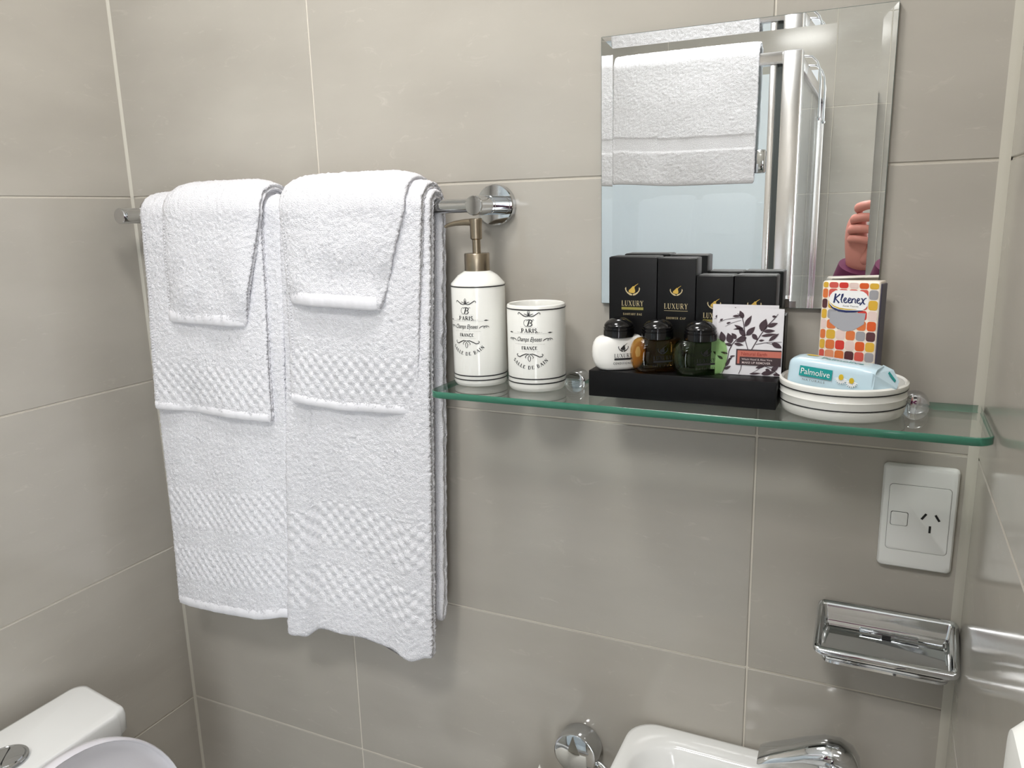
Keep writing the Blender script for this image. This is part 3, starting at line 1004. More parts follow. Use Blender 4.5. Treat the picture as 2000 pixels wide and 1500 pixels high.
B([(27.2, 5.4), (28.4, 5.4), (30.2, .4), (31.6, .2)], 1.3); B([(32.4, 6.2), (30.8, 5.4), (27.6, .2), (26.4, -1.2)], 1.2)
k.obj('brand_lettering', pk3, NAVY, tk)
k = Ink(); text(k, 'Facial Tissues', 30, 90.8, 1.6, 15); k.obj('small_lettering', pk3, GAPG, tk)
k = Ink(); k.fill([(10, 85), (45, 85)] + [(44 - i * 34 / 12, 74 - 8.5 * math.sin(PI * i / 12)) for i in range(13)])
op = k.obj('opening_flap', pk2, mat('grey print', srgb(172, 172, 178), 0.15), tk)

# ================================================================ BLACK TRAY AND HOTEL ITEMS
tray = empty('display_tray', (.9113, -.055, ZS))
tag(tray, 'black card display tray holding bottles, boxes and sachets', 'tray')
o = box2('base', (.8098, -.0945, ZS + .0003), (1.0128, -.0125, ZT), TRAYM, tray, .0012, 2); o.location = -tray.location
o = box2('back_ledge', (.8118, -.0190, ZT), (1.0108, -.0125, ZT + .030), TRAYM, tray, .0006, 1); o.location = -tray.location
o = box2('end_cheek', (1.0085, -.0440, ZT), (1.0126, -.0192, ZT + .062), TRAYM, tray, .0006, 1); o.location = -tray.location


def pear_logo(k, g, cx, cy, s):
    """pear cradled in two cupped crescents; k: cradle ink, g: pear ink"""
    P = lambda pts: [(cx + x * s, cy + y * s) for x, y in pts]
    for sg in (-1, 1):
        out = [(0.06, -.40), (.28, -.36), (.55, -.18), (.76, .08), (.84, .34), (.74, .52), (.70, .40), (.70, .20), (.56, .0), (.36, -.12), (.16, -.20), (.02, -.28)]
        k.fill(P([(sg * x, y) for x, y in out]))
    g.fill(P([(-.05, -.14), (.18, -.14), (.30, .02), (.28, .22), (.22, .40), (.24, .52), (.16, .62), (.02, .60), (-.08, .48), (-.22, .34), (-.40, .18), (-.44, .02), (-.30, -.10)]))
    g.stroke(P([(.18, .56), (.36, .72), (.62, .88)]), [.10 * s, .07 * s, .04 * s])


def card_box(x0, x1, y0, y1, h, label, logo_y, logo_s, title_y, title_w, sub, sub_y, bar, slim=False):
    t = empty('amenity_box', ((x0 + x1) / 2, (y0 + y1) / 2, ZT + .0003))
    tag(t, label, 'box', 'black amenity boxes on the tray')
    wd, dp_ = x1 - x0, y1 - y0
    box('carton', (0, 0, h / 2), (wd - .0006, dp_, h), BLACKC, t, .0007, 2)
    # tuck flap on the top with its folded lip
    box('top_flap', (0, .0005, h + .0002), (wd - .003, dp_ - .003, .0007), BLACKC, t, .0003, 1)
    fn = lambda x, y: (x / 1000, -dp_ / 2 - .0003, y / 1000)
    a, g = Ink(), Ink()
    pear_logo(a, g, 0, logo_y, logo_s)
    a.obj('logo_cradle', fn, GOLDL, t)
    g.obj('logo_pear', fn, GOLD, t)
    a = Ink()
    if title_w:
        serif(a, 'LUXURY', 0, title_y, 6.0, title_w, sp=.16, bold=.9)
    if sub:
        serif(a, sub, 0, sub_y, 2.3, min(title_w, 22), sp=.22, bold=1.3, slant=.15)
    if title_w and not bar:
        a.rect(-title_w / 2, title_y - 2.3, title_w / 2, title_y - 1.9)
    if a.polys:
        a.obj('gold_lettering', fn, GOLDL, t)
    if bar:
        g = Ink(); g.rect(-title_w / 2, title_y - 4.4, title_w / 2, title_y - 1.4)
        g.obj('foil_bar', fn, OLIVE, t)
    return t


yb0, yb1 = -.0500, -.0205
card_box(.8190, .8752, yb0, yb1, .1230, 'tall black box with gold pear logo, leftmost on the tray', 84, 10.5, 68.0, 25.5, 'SANITARY BAG', 57.5, True)
card_box(.8756, .9186, yb0 - .0006, yb1, .1215, 'tall black box with gold pear logo, shower cap lettering', 84, 8.6, 66.0, 26.5, 'SHOWER CAP', 54.5, False)
card_box(.9190, .9590, yb0 - .0010, yb1, .1030, 'shorter black box with gold pear logo beside the taller boxes', 70.5, 9.0, 57.0, 23.0, 'HAIR KIT', 49.5, True)
card_box(.9594, 1.0030, yb0 - .0010, yb1, .1035, 'shorter black box partly hidden by the leaf sachets', 71.0, 9.0, 57.0, 23.0, None, 49.5, False)


def bottle(cx, cy, label, m, mprint, name_txt, theta=33.0):
    t = empty('amenity_bottle', (cx, cy, ZT + .0003))
    t.rotation_euler = (0, 0, math.radians(theta))
    tag(t, label, 'bottle', 'small amenity bottles on the tray')
    A, Bq = .0305, .0146
    prof = [(.62, 0), (.74, .0006), (.86, .0035), (.95, .009), (.99, .015), (1.0, .020), (.985, .026), (.94, .031), (.86, .0350), (.74, .0372), (.60, .0378)]
    # rounded oblong flask
    v, f = [], []
    N = 40
    for s, z in prof:
        for i in range(N):
            a = 2 * PI * i / N
            ca, sa = math.cos(a), math.sin(a)
            sy = .55 + .45 * s
            v.append((math.copysign(abs(ca) ** .8, ca) * A * s, math.copysign(abs(sa) ** .8, sa) * Bq * (.35 + .65 * s) * 1.0, z))
    for j in range(len(prof) - 1):
        for i in range(N):
            f.append((j * N + i, j * N + (i + 1) % N, (j + 1) * N + (i + 1) % N, (j + 1) * N + i))
    f.append(tuple(range(N))); f.append(tuple(range((len(prof) - 1) * N, len(prof) * N)))
    mesh('flask', v, f, m, t, True, 50)
    cz = .0366
    rc_ = .0172
    lathe('cap', [(rc_ - .0006, cz), (rc_, cz + .0006), (rc_, cz + .0075), (rc_ - .0008, cz + .0080), (rc_ - .0008, cz + .0088), (rc_, cz + .0093), (rc_ - .0002, cz + .0108), (rc_ - .001, cz + .0113), (rc_ - .001, cz + .0119), (rc_ - .0006, cz + .0124),
                  (rc_ - .0010, cz + .0138), (rc_ - .0035, cz + .0168), (rc_ - .0075, cz + .0195), (.006, cz + .0210), (.001, cz + .0213)], BLACKP, t, n=44)
    def fn(x, y):
        c = max(-.98, min(.98, x / 1000 / A))
        yy = -Bq * (1 - abs(c) ** 2.5) ** .4
        return (x / 1000, yy - .0006, y / 1000)
    a = Ink()
    pear_logo(a, a, 1.0, 24.2, 7.2)
    serif(a, 'LUXURY', 1.0, 15.0, 4.2, 20.5, sp=.14, bold=1.0)
    a.rect(-9.2, 12.0, 11.2, 14.2)
    serif(a, name_txt, 1.0, 7.2, 2.5, 22.5, sp=.2, bold=1.2)
    a.obj('lettering', fn, mprint, t)
    return t


bottle(.8390, -.0745, 'white conditioner bottle with black domed cap', CONDW, INK, 'CONDITIONER')
bottle(.8835, -.0755, 'amber see-through bottle with black domed cap, middle of three', AMBER, INK, 'SHAMPOO')
bottle(.9305, -.0770, 'green see-through bottle with black domed cap', GREENL, INK, 'BATH GEL')


def sachet(cx, y, z0, rot, label):
    t = empty('sachet', (cx, y, z0))
    t.rotation_euler = rot
    tag(t, label, 'sachet', 'leaf-print sachets standing on the tray')
    S = .0680
    # thin pouch, a little fuller in the middle, flat sealed rim
    v, f = [], []
    n = 12
    for s in (-1, 1):
        for j in range(n + 1):
            for i in range(n + 1):
                a, b_ = i / n, j / n
                bulge = .0022 * (max(0, min(1, min(a, 1 - a, b_, 1 - b_) * 6)))
                v.append(((a - .5) * S, s * (.0005 + bulge * (1 if s > 0 else .12)), b_ * S * 1.04))
    q = (n + 1) ** 2
    for s in range(2):
        for j in range(n):
            for i in range(n):
                p = s * q + j * (n + 1) + i
                f.append((p, p + 1, p + n + 2, p + n + 1) if s else (p, p + n + 1, p + n + 2, p + 1))
    rim = [i for i in range(n + 1)] + [j * (n + 1) + n for j in range(1, n + 1)] + [n * (n + 1) + i for i in range(n - 1, -1, -1)] + [j * (n + 1) for j in range(n - 1, 0, -1)]
    for i in range(len(rim)):
        a, b_ = rim[i], rim[(i + 1) % len(rim)]
        f.append((a, b_, q + b_, q + a))
    mesh('pouch', v, f, PAPERW, t, True, 40)
    fn = lambda x, y_: ((x - 34) / 1000, -.0011, y_ / 1000)
    fn2 = lambda x, y_: ((x - 34) / 1000, -.0013, y_ / 1000)
    fn3 = lambda x, y_: ((x - 34) / 1000, -.0015, y_ / 1000)
    k = Ink()
    k.stroke([(33.5, 27), (30.5, 36), (29, 47), (27.5, 56), (25.5, 62), (21, 65)], [.8, .8, .9, .9, .8, .6])
    k.stroke([(37, 27), (41, 35), (46, 44), (51, 52), (58, 60), (62, 65.5)], [.9, .9, .9, .9, .8, .5])
    k.stroke([(14, 25), (17, 32), (21, 37), (26, 41), (33, 43.5)], [1.0, 1.0, .9, .8, .5])
    k.stroke([(41, 33), (50, 35), (58, 36), (67, 36.5)], [.6, .6, .5, .4])
    k.stroke([(52, 35), (60, 33), (66, 30)], [.4, .4, .3])
    k.stroke([(26, 61), (18, 60), (8, 58), (2, 55)], [.5, .5, .4, .3])
    k.stroke([(25, 58), (16, 55), (9, 51)], [.4, .4, .3])
    k.stroke([(14, 25), (13, 17), (11, 8), (8, 1)], [.8, .7, .6, .4])
    k.stroke([(28, 14), (27, 6), (25, 1)], [.7, .6, .5])
    k.stroke([(66, 2), (58, 8), (50, 11), (44, 6), (38, 2)], [.6, .7, .6, .5, .3])
    for a in [(27, 60, 115, 9, 5), (29, 51, 62, 14, 5), (28.5, 47, 150, 12, 4), (28, 50, 190, 11, 2.2), (30, 41, 128, 12, 5.5), (31, 42, 48, 13, 6), (37, 44, -48, 9, 5), (31.5, 40, 205, 12, 6),
              (21, 38, 130, 8, 5), (16, 33, 110, 12, 7.5), (8, 34, 105, 12, 7), (17, 31, 168, 8, 3.5), (19, 33, -8, 10, 3.5), (46, 47, 72, 14, 8.5), (48, 47, 5, 12, 4), (52, 52, 22, 11, 4.5), (46, 42, 10, 16, 3.2),
              (54, 37, 40, 13, 4), (44, 37, 8, 6, 2.2), (57, 35, -24, 12, 5.5), (56, 63, -6, 5, 2.4), (16, 62, 4, 9, 2.6), (3, 57, 30, 4, 2), (10, 54, 20, 5, 2), (13, 22, 170, 8, 2.4), (15, 19, 10, 6, 1.8),
              (13, 14, 45, 7, 2.4), (11, 8, 62, 10, 3.4), (10, 5, 30, 8, 3), (42, 8, 18, 12, 3), (52, 7, -10, 5, 3), (58, 6, 35, 9, 5), (48, 2, 12, 14, 5), (60, 2, -5, 8, 4), (36, 1.5, 6, 12, 2.2), (8, 16, 150, 7, 3)]:
        x, y_, an, ln, wd = a
        k.leaf(x, y_, an, ln, wd)
    for p in k.polys:
        for i, (x, y_) in enumerate(p):
            p[i] = (max(.8, min(67.2, x)), max(.8, min(69.8, y_)))
    k.obj('leaf_print', fn, LEAFM, t)
    k = Ink(); k.rect(21.5, 10.5, 67.4, 27.5); k.obj('label_panel', fn2, PLUM, t)
    k = Ink(); k.rect(23, 12, 25.4, 26); k.rect(25.4, 19.5, 67.4, 26); k.obj('coral_panel', fn3, CORAL, t)
    fn4 = lambda x, y_: ((x - 34) / 1000, -.0017, y_ / 1000)
    k = Ink(); text(k, 'Natural Earth', 40, 21.0, 3.7, 26); k.obj('red_lettering', fn4, RTXT, t)
    k = Ink(); text(k, 'Witch Hazel & Aloe Vera', 43, 16.0, 2.1, 31, offset=.004); text(k, 'MAKE UP REMOVER', 42.5, 12.3, 2.3, 29, offset=.01); k.obj('pale_lettering', fn4, LTXT, t)
    return t


sachet(.9795, -.0690, ZT + .0004, (math.radians(-5), 0, math.radians(2)), 'leaf-print make-up remover sachet standing in front, beside green bottle')
sachet(.9730, -.0600, ZT + .0030, (math.radians(-4), 0, math.radians(1)), 'leaf-print sachet mostly hidden behind the front sachet')

# ================================================================ MIRROR
mi = empty('wall_mirror', (.9465, 0, 1.3512))
tag(mi, 'square wall mirror with a slanted glass border above the shelf', 'mirror')
x0, x1, z0, z1 = -.1515, .1530, 0.0, .3020
bv, yb_, yf_ = .0135, -.00590, -.0054     # the border behaves like the prism of a ground glass edge
def lp(ins, y): return [(a, y, b) for a, b in [(x0 + ins, z0 + ins), (x1 - ins, z0 + ins), (x1 - ins, z1 - ins), (x0 + ins, z1 - ins)]]
mesh('mirror_face', lp(bv, yf_), [(0, 1, 2, 3)], MIRROR, mi, False)
v = lp(bv, yf_) + lp(.0004, yb_)
mesh('border', v, [(i, (i + 1) % 4, 4 + (i + 1) % 4, 4 + i) for i in range(4)], MIRROR, mi, False)
v = lp(0, -.0006) + lp(0, yb_) + lp(.0004, yb_)
mesh('backing_edge', v, [(i, (i + 1) % 4, 4 + (i + 1) % 4, 4 + i) for i in range(4)] + [(4 + i, 4 + (i + 1) % 4, 8 + (i + 1) % 4, 8 + i) for i in range(4)] + [(3, 2, 1, 0)], MIRBACK, mi, False)

# ================================================================ POWER OUTLET
pw = empty('power_outlet', (1.1550, 0, 1.1265))
tag(pw, 'white wall power outlet with one switch and three pin slots', 'power outlet')
RX = Matrix.Rotation(PI / 2, 4, 'X')
def onwall(p):   # local ring coords (x, z_up, depth) -> wall coords
    return (p[0], -p[2], p[1])
ringstack('cover_plate', [(0, 0, .0362, .0590, .005, .0005), (0, 0, .0366, .0595, .005, .003), (0, 0, .0362, .0591, .005, .0060), (0, 0, .0345, .0574, .0045, .0082), (0, 0, .0315, .0545, .004, .0090)], PLATE, pw, fn=onwall)
ringstack('seam_line', [(.0005, .0000, .0300, .0378, .004, .0089), (.0005, 0, .0300, .0378, .004, .00915)], GAPG, pw, fn=onwall)
ringstack('centre_panel', [(.0005, 0, .0296, .0374, .0038, .0089), (.0005, 0, .0296, .0374, .0038, .0096), (.0005, 0, .0292, .0370, .0036, .0099)], PLATE, pw, fn=onwall)
ringstack('switch_gap', [(-.0178, -.0014, .0086, .0080, .002, .0097), (-.0178, -.0014, .0086, .0080, .002, .01002)], GAP, pw, fn=onwall)
ringstack('rocker_switch', [(-.0178, -.0014, .0081, .0075, .002, .0097), (-.0178, -.0014, .0081, .0075, .002, .0108), (-.0178, -.0014, .0076, .0070, .002, .0112)], PLATE, pw, fn=onwall)
for px, pz, an in ((.0058, .0042, -32), (.0187, .0040, 32), (.0124, -.0098, 0)):
    o = box('pin_slot', (0, -.0098, 0), (.0022, .0012, .0078), GAP, pw, 0)
    o.location = (px, 0, pz); o.rotation_euler = (0, math.radians(-an), 0)

# ================================================================ CHROME WALL DISH
cd_ = empty('soap_holder', (1.1325, -.034, .960))
tag(cd_, 'chrome wall-mounted soap holder tray, empty, under the power outlet', 'soap holder')
def slope_rim(p):
    k_ = min(1.0, max(0.0, (p[2] - .018) / .012))
    return (p[0], p[1], p[2] + k_ * p[1] * .48)
q = lambda hx, hy, r, z: (0, 0, hx, hy, r, z)
ringstack('tray', [q(.055, .020, .010, .0030), q(.0600, .0240, .011, .0036), q(.0625, .0265, .011, .0050), q(.0625, .0265, .011, .0078), q(.0610, .0250, .011, .0086), q(.0610, .0250, .011, .0098), q(.0655, .0295, .012, .0112), q(.0665, .0305, .012, .0140), q(.0652, .0292, .012, .0150), q(.0652, .0292, .012, .0158),
                   q(.0705, .0318, .012, .0180), q(.0722, .0328, .012, .0230), q(.0722, .0328, .010, .0330), q(.0716, .0322, .008, .0358), q(.0700, .0306, .006, .0372), q(.0668, .0274, .005, .0370), q(.0652, .0258, .004, .0350),
                   q(.0640, .0246, .004, .0262), q(.0636, .0242, .004, .0258), q(.0636, .0242, .004, .0236), q(.0618, .0224, .004, .0230), q(.0618, .0224, .004, .0206), q(.0600, .0206, .004, .0200)], CHROME, cd_, fn=slope_rim, angle=50)
box('wall_clip', (.004, .0200, .0275), (.060, .0030, .0050), CHROME, cd_, .001, 2)
box('clip_slot', (.002, .0180, .0240), (.0090, .0016, .0040), GAP, cd_)

# ================================================================ BASIN AND TAP
ba = empty('wash_basin', (1.015, -.16, .66))
tag(ba, 'white ceramic wall basin at the bottom, below the chrome holder', 'basin')
BZT = .7925
g = lambda cx, cy, hx, hy, r, z: (cx - 1.015, cy + .16, hx, hy, r, z - .66)
ringstack('bowl', [g(1.015, -.150, .10, .10, .06, .662), g(1.015, -.155, .14, .135, .06, .69), g(1.015, -.160, .165, .152, .06, .74), g(1.015, -.160, .1755, .1570, .045, .775), g(1.015, -.160, .1760, .1575, .038, BZT - .006), g(1.015, -.160, .1735, .1550, .036, BZT - .001), g(1.015, -.160, .1690, .1510, .034, BZT),
                   g(.962, -.172, .1060, .1380, .050, BZT - .0012), g(.962, -.172, .1010, .1330, .050, BZT - .0055), g(.962, -.172, .0985, .1300, .050, BZT - .014), g(.964, -.174, .0940, .1250, .050, BZT - .030), g(.966, -.180, .080, .105, .050, BZT - .062), g(.968, -.186, .05, .06, .040, BZT - .085), g(.968, -.186, .02, .02, .019, BZT - .095)], CERAM, ba, k=8, angle=60)
lathe('waste', [(.021, .0), (.021, .002), (.016, .003), (.001, .003)], CHROME, ba, c=(-.047, -.026, BZT - .66 - .0955), n=32)

tpx, tpy = 1.0930, -.0500
tap = empty('mixer_tap', (tpx, tpy, BZT))
tag(tap, 'chrome mixer tap with paddle lever on the basin', 'tap')
lathe('tap_body', [(.0245, 0), (.0245, .004), (.0215, .007), (.0205, .030), (.0215, .046), (.0205, .053), (.012, .056), (.001, .057)], CHROME, tap, n=40)
tube('spout', [(0, -.006, .028), (0, -.045, .036), (0, -.085, .034), (0, -.105, .026)], [.014, .0125, .0115, .010], CHROME, tap, 24)
# paddle lever: domed over the body, sweeping to a flat tip
v, f = [], []
secs = [(.026, .004, .044, .038), (.024, .015, .056, .038), (.016, .021, .068, .040), (.003, .0225, .0745, .043), (-.014, .0215, .0745, .044), (-.034, .0195, .067, .043), (-.052, .019, .058, .038), (-.070, .019, .0495, .033), (-.082, .0185, .0430, .0285), (-.084, .0175, .0410, .0290)]
for x, hw, zt, zb in secs:
    N = 18
    for i in range(N):
        a = 2 * PI * i / N
        yy = math.cos(a) * hw
        s = math.sin(a)
        v.append((x, yy - .004 - (.02 - x) * .05, (zt if s > 0 else zb) * abs(s) ** 1.1 + (zt * .4 + zb * .6) * (1 - abs(s) ** 1.1)))
N = 18
for j in range(len(secs) - 1):
    for i in range(N):
        f.append((j * N + i, j * N + (i + 1) % N, (j + 1) * N + (i + 1) % N, (j + 1) * N + i))
f.append(tuple(range(N))); f.append(tuple(range((len(secs) - 1) * N, len(secs) * N)))
mesh('lever', v, f, CHROME, tap, True, 40)

# ================================================================ TOILET ROLL HOLDER
HZ = .7290
rh = empty('roll_holder', (.7640, 0, HZ))
tag(rh, 'chrome toilet roll holder with round disc, left of the basin', 'roll holder')
along_y('disc', [(.0300, .0005), (.0310, .003), (.0310, .026), (.0302, .0292), (.0285, .0302), (.001, .0308)], .7640, HZ, CHROME, rh)
tube('side_arm', [(.022, -.018, -.010), (.036, -.022, -.012), (.052, -.030, -.016), (.064, -.036, -.022)], .0048, CHROME, rh, 16)
tube('roll_arm', [(.016, -.024, -.022), (.026, -.046, -.045), (.030, -.068, -.072), (.026, -.078, -.083), (.012, -.078, -.085), (-.090, -.078, -.085)], .0055, CHROME, rh, 16)
rl = empty('toilet_roll', (.7350, -.078, .645))
tag(rl, 'white toilet roll with a folded paper tip, at the bottom edge', 'toilet roll')
RY = Matrix.Rotation(PI / 2, 3, 'Y')
PAPER = mat('toilet paper', srgb(240, 238, 230), 0.9); noise_bump(PAPER, 200, 0.3, 0.0008)
lathe('paper', [(.021, -.046), (.043, -.046), (.0445, -.044), (.0445, .044), (.043, .046), (.021, .046), (.021, -.046)], PAPER, rl, rot=RY, n=48, cap=False)
mesh('folded_tip', [(-.018, -.014, .041), (.026, -.012, .042), (.0045, -.017, .1085), (-.018, -.0125, .040), (.026, -.0105, .041), (.0045, -.0155, .1085)], [(0, 1, 2), (3, 5, 4), (0, 3, 4, 1), (1, 4, 5, 2), (2, 5, 3, 0)], PAPER, rl, False)

# ================================================================ TOILET
tc = empty('toilet', (.25, -.41, 0))
tag(tc, 'white toilet cistern and raised lid in the lower left corner', 'toilet')
Lc = lambda *a: a
def ring(cx, hx, hy, r, z): return (cx - .25, 0, hx, hy, r, z)
def bowfront(p):
    t_ = (p[0] + .222) / .165          # 0 at the wall side, 1 at the front
    return (p[0] - max(0.0, t_) ** 2 * .040 * min(1.0, abs(p[1]) / .17) ** 2.2, p[1] * (1 - .10 * max(0.0, t_)), p[2])
ringstack('cistern', [ring(.106, .068, .165, .022, .40), ring(.107, .072, .172, .022, .45), ring(.108, .0765, .178, .022, .733)], CERAM, tc, k=6, fn=bowfront)
ringstack('cistern_lid', [ring(.109, .0775, .1800, .020, .735), ring(.110, .0815, .1845, .021, .739), ring(.110, .0820, .1850, .021, .762), ring(.110, .0805, .1835, .021, .7690), ring(.110, .0780, .1810, .020, .7730), ring(.110, .072, .175, .018, .7750)], CERAM, tc, k=8, angle=60, fn=bowfront)
o = lathe('flush_button', [(.0275, 0), (.0275, .0030), (.0262, .0050), (.0235, .0056), (.0225, .0046), (.0215, .0062), (.012, .0078), (.001, .0082)], CHROME, tc, c=(-.1450, .020, .7748), n=48)
box('button_split', (-.1450, .020, .7829), (.0008, .034, .0010), GAP, tc, rot=Matrix.Rotation(math.radians(40), 3, 'Z'))
# bowl and pan
ringstack('bowl', [ring(.36, .15, .10, .09, .001), ring(.36, .14, .095, .09, .12), ring(.37, .19, .13, .12, .26), ring(.39, .235, .175, .17, .38), ring(.39, .24, .18, .175, .400), ring(.40, .20, .14, .135, .401), ring(.40, .17, .11, .105, .30), ring(.40, .08, .06, .055, .22)], CERAM, tc, k=8)
box2('cistern_foot', (.06 - .25, -.13, .30), (.24 - .25, .13, .401), CERAM, tc, .02, 3)
# seat ring
v, f = [], []
def seat_outline(s, off=0):
    out = []
    for i in range(48):
        a = 2 * PI * i / 48
        ca, sa = math.cos(a), math.sin(a)
        out.append((.415 + ca * (.225 if ca > 0 else .185) * s - .25, sa * .185 * s))
    return out
for s, z in ((1.0, .403), (1.0, .418), (.97, .424), (.70, .424), (.67, .418), (.67, .403)):
    for x, y in seat_outline(s): v.append((x, y, z))
for j in range(6):
    for i in range(48):
        f.append((j * 48 + i, j * 48 + (i + 1) % 48, ((j + 1) % 6) * 48 + (i + 1) % 48, ((j + 1) % 6) * 48 + i))
mesh('seat', v, f, CERAM, tc, True, 50)
# raised lid: shallow shell, rim towards the room
v, f = [], []
prof = [(0.02, .012), (.6, .0118), (.90, .0110), (.958, .0090), (.976, .0045), (.984, -.0015), (.992, -.0022), (1.0, .000), (1.003, .005), (.995, .013), (.95, .0170), (.6, .0190), (.02, .0190)]
N = 72
for s, d in prof:
    for i in range(N):
        a = 2 * PI * i / N
        ca, sa = math.cos(a), math.sin(a)
        yy = .010 + sa * .162 * s
        zz = .640 + ca * (.185 if ca > 0 else .208) * s
        if ca < -.3: zz = max(zz, .435)
        lean = (zz - .43) * .055
        v.append((.262 - lean - d - .25, yy, zz))
for j in range(len(prof) - 1):
    for i in range(N):
        f.append((j * N + i, j * N + (i + 1) % N, (j + 1) * N + (i + 1) % N, (j + 1) * N + i))
f.append(tuple(range(N))); f.append(tuple(range((len(prof) - 1) * N, len(prof) * N)))
LIDM = mat('white toilet lid plastic', srgb(222, 220, 226), 0.18)
mesh('raised_lid', v, f, LIDM, tc, True, 60)
for s in (-1, 1):
    tube('hinge', [(-.005, s * .075 - .02, .428), (-.005, s * .075 + .02, .428)], .009, CHROME, tc, 16)

# ================================================================ WHITE WALL DISPENSER (right edge)
ds = empty('wall_dispenser', (W, -.665, 1.06))
tag(ds, 'white wall-mounted dispenser cut off by the lower right corner', 'dispenser')
def ontright(p): return (-p[2], p[0], p[1])
ringstack('casing', [(0, .095, .108, .095, .014, .0004), (0, .095, .110, .097, .014, .004), (0, .095, .110, .097, .014, .036), (0, .095, .106, .093, .012, .041), (0, .095, .100, .087, .010, .042)], PLATE, ds, fn=ontright)
ringstack('push_bar', [(0, .03, .07, .016, .008, .0415), (0, .03, .07, .016, .008, .046), (0, .03, .066, .013, .007, .048)], CERAM, ds, fn=ontright)

# ================================================================ SHOWER (seen in the mirror)
PX, PY, PT = .8600, -1.315, 1.842
sw = empty('shower_enclosure', (.43, -1.75, 0))
tag(sw, 'glass shower enclosure with bright aluminium frame reflected in the mirror', 'shower')
def sp(name, lo, hi, m, bev=0.0):
    o = box2(name, lo, hi, m, sw, bev, 2); o.location = -sw.location; return o
sp('tray', (.006, YF + .006, .001), (PX + .02, PY + .02, .10), ACRYL, .01)
sp('corner_post', (PX - .024, PY - .024, .10), (PX + .024, PY + .024, PT), ALU, .004)
sp('top_rail', (.006, PY - .014, PT - .030), (PX - .024, PY + .014, PT), ALU, .002)
sp('top_rail', (PX - .014, YF + .006, PT - .030), (PX + .014, PY - .024, PT), ALU, .002)
sp('bottom_rail', (.006, PY - .014, .10), (PX - .024, PY + .014, .13), ALU, .002)
sp('bottom_rail', (PX - .014, YF + .006, .10), (PX + .014, PY - .024, .13), ALU, .002)
sp('door_stile', (PX - .056, PY - .016, .13), (PX - .040, PY + .010, PT - .030), ALU, .002)
sp('door_seal', (PX - .039, PY - .006, .13), (PX - .026, PY + .004, PT - .030), mat('grey seal', srgb(86, 92, 92), 0.5))
sp('wall_channel', (.006, PY - .014, .13), (.030, PY + .014, PT - .030), ALU, .002)
sp('wall_channel', (PX - .014, YF + .006, .13), (PX + .014, YF + .03, PT - .030), ALU, .002)
sp('front_pane', (.030, PY - .003, .13), (PX - .056, PY + .003, PT - .030), SHOWG)
sp('side_pane', (PX - .003, YF + .03, .13), (PX + .003, PY - .024, PT - .030), SHOWG)
sp('door_handle', (PX - .090, PY + .003, 1.545), (PX - .056, PY + .020, 1.605), CHROME, .004)
sp('liner_panel', (.0008, YF + .006, .10), (.006, PY, 1.93), ACRYL)
sp('liner_panel', (.006, YF + .0008, .10), (PX - .016, YF + .006, 1.93), ACRYL)

# bath mat over the shower rail
towel('bath_mat', (.400, .776), (.398, .774), lerpf([(0, 1.530), (.5, 1.520), (1, 1.520)]), lerpf([(0, 1.56), (1, 1.56)]), .0340, .012,
      'white bath mat folded over the shower top rail, seen in the mirror', None, seed=31, by=PY, bz=PT - .008, flip=-1, step=.0026, terry=.0008, wave=.003, hem=0, stripes=((.088, .124),), pinch=.05)
bpy.data.objects['bath_mat']['category'] = 'bath mat'

# over-rail hooks
hk = empty('over_rail_hooks', (PX, -1.52, PT))
tag(hk, 'two thin wire hooks hanging over the shower side rail', 'hooks')
for yy, ln in ((.075, .155), (-.085, .150)):
    tube('wire_hook', [(-.018, yy, -.028), (-.018, yy, .002), (-.012, yy, .006), (.012, yy, .0065), (.032, yy, .004), (.046, yy, -.010), (.054, yy, -.030), (.057, yy, -.060), (.057, yy, -ln)], .0026, CHROME, hk, 10)
    lathe('ball_end', [(.0005, -.0055), (.004, -.004), (.0055, 0), (.004, .004), (.0005, .0055)], CHROME, hk, c=(.057, yy, -ln), n=16)
box('rail_clip', (0, -.005, .0020), (.026, .175, .0025), CHROME, hk, .001, 1)

# ================================================================ THE PHOTOGRAPHER (a hand and sleeve show in the mirror)
def skin_mesh(name, nodes, edges, sub=2):
    """nodes: {key: (pos, radius)}; grows one continuous surface along the edges"""
    keys = list(nodes)
    me = bpy.data.meshes.new(name)
    me.from_pydata([nodes[k_][0] for k_ in keys], [(keys.index(a), keys.index(b)) for a, b in edges], [])
    ob = bpy.data.objects.new(name, me); COL.objects.link(ob)
    ob.modifiers.new('skin', 'SKIN')
    if not me.skin_vertices:
        bpy.context.view_layer.update()
    lay = me.skin_vertices[0].data
    for i, k_ in enumerate(keys):
        r = nodes[k_][1]
        lay[i].radius = r if isinstance(r, tuple) else (r, r)
        lay[i].use_root = (i == 0)
    sd = ob.modifiers.new('sub', 'SUBSURF'); sd.levels = sub; sd.render_levels = sub
    bpy.context.view_layer.update()
    dg = bpy.context.evaluated_depsgraph_get()
    m2 = bpy.data.meshes.new_from_object(ob.evaluated_get(dg))
    bpy.data.objects.remove(ob); bpy.data.meshes.remove(me)
    return m2


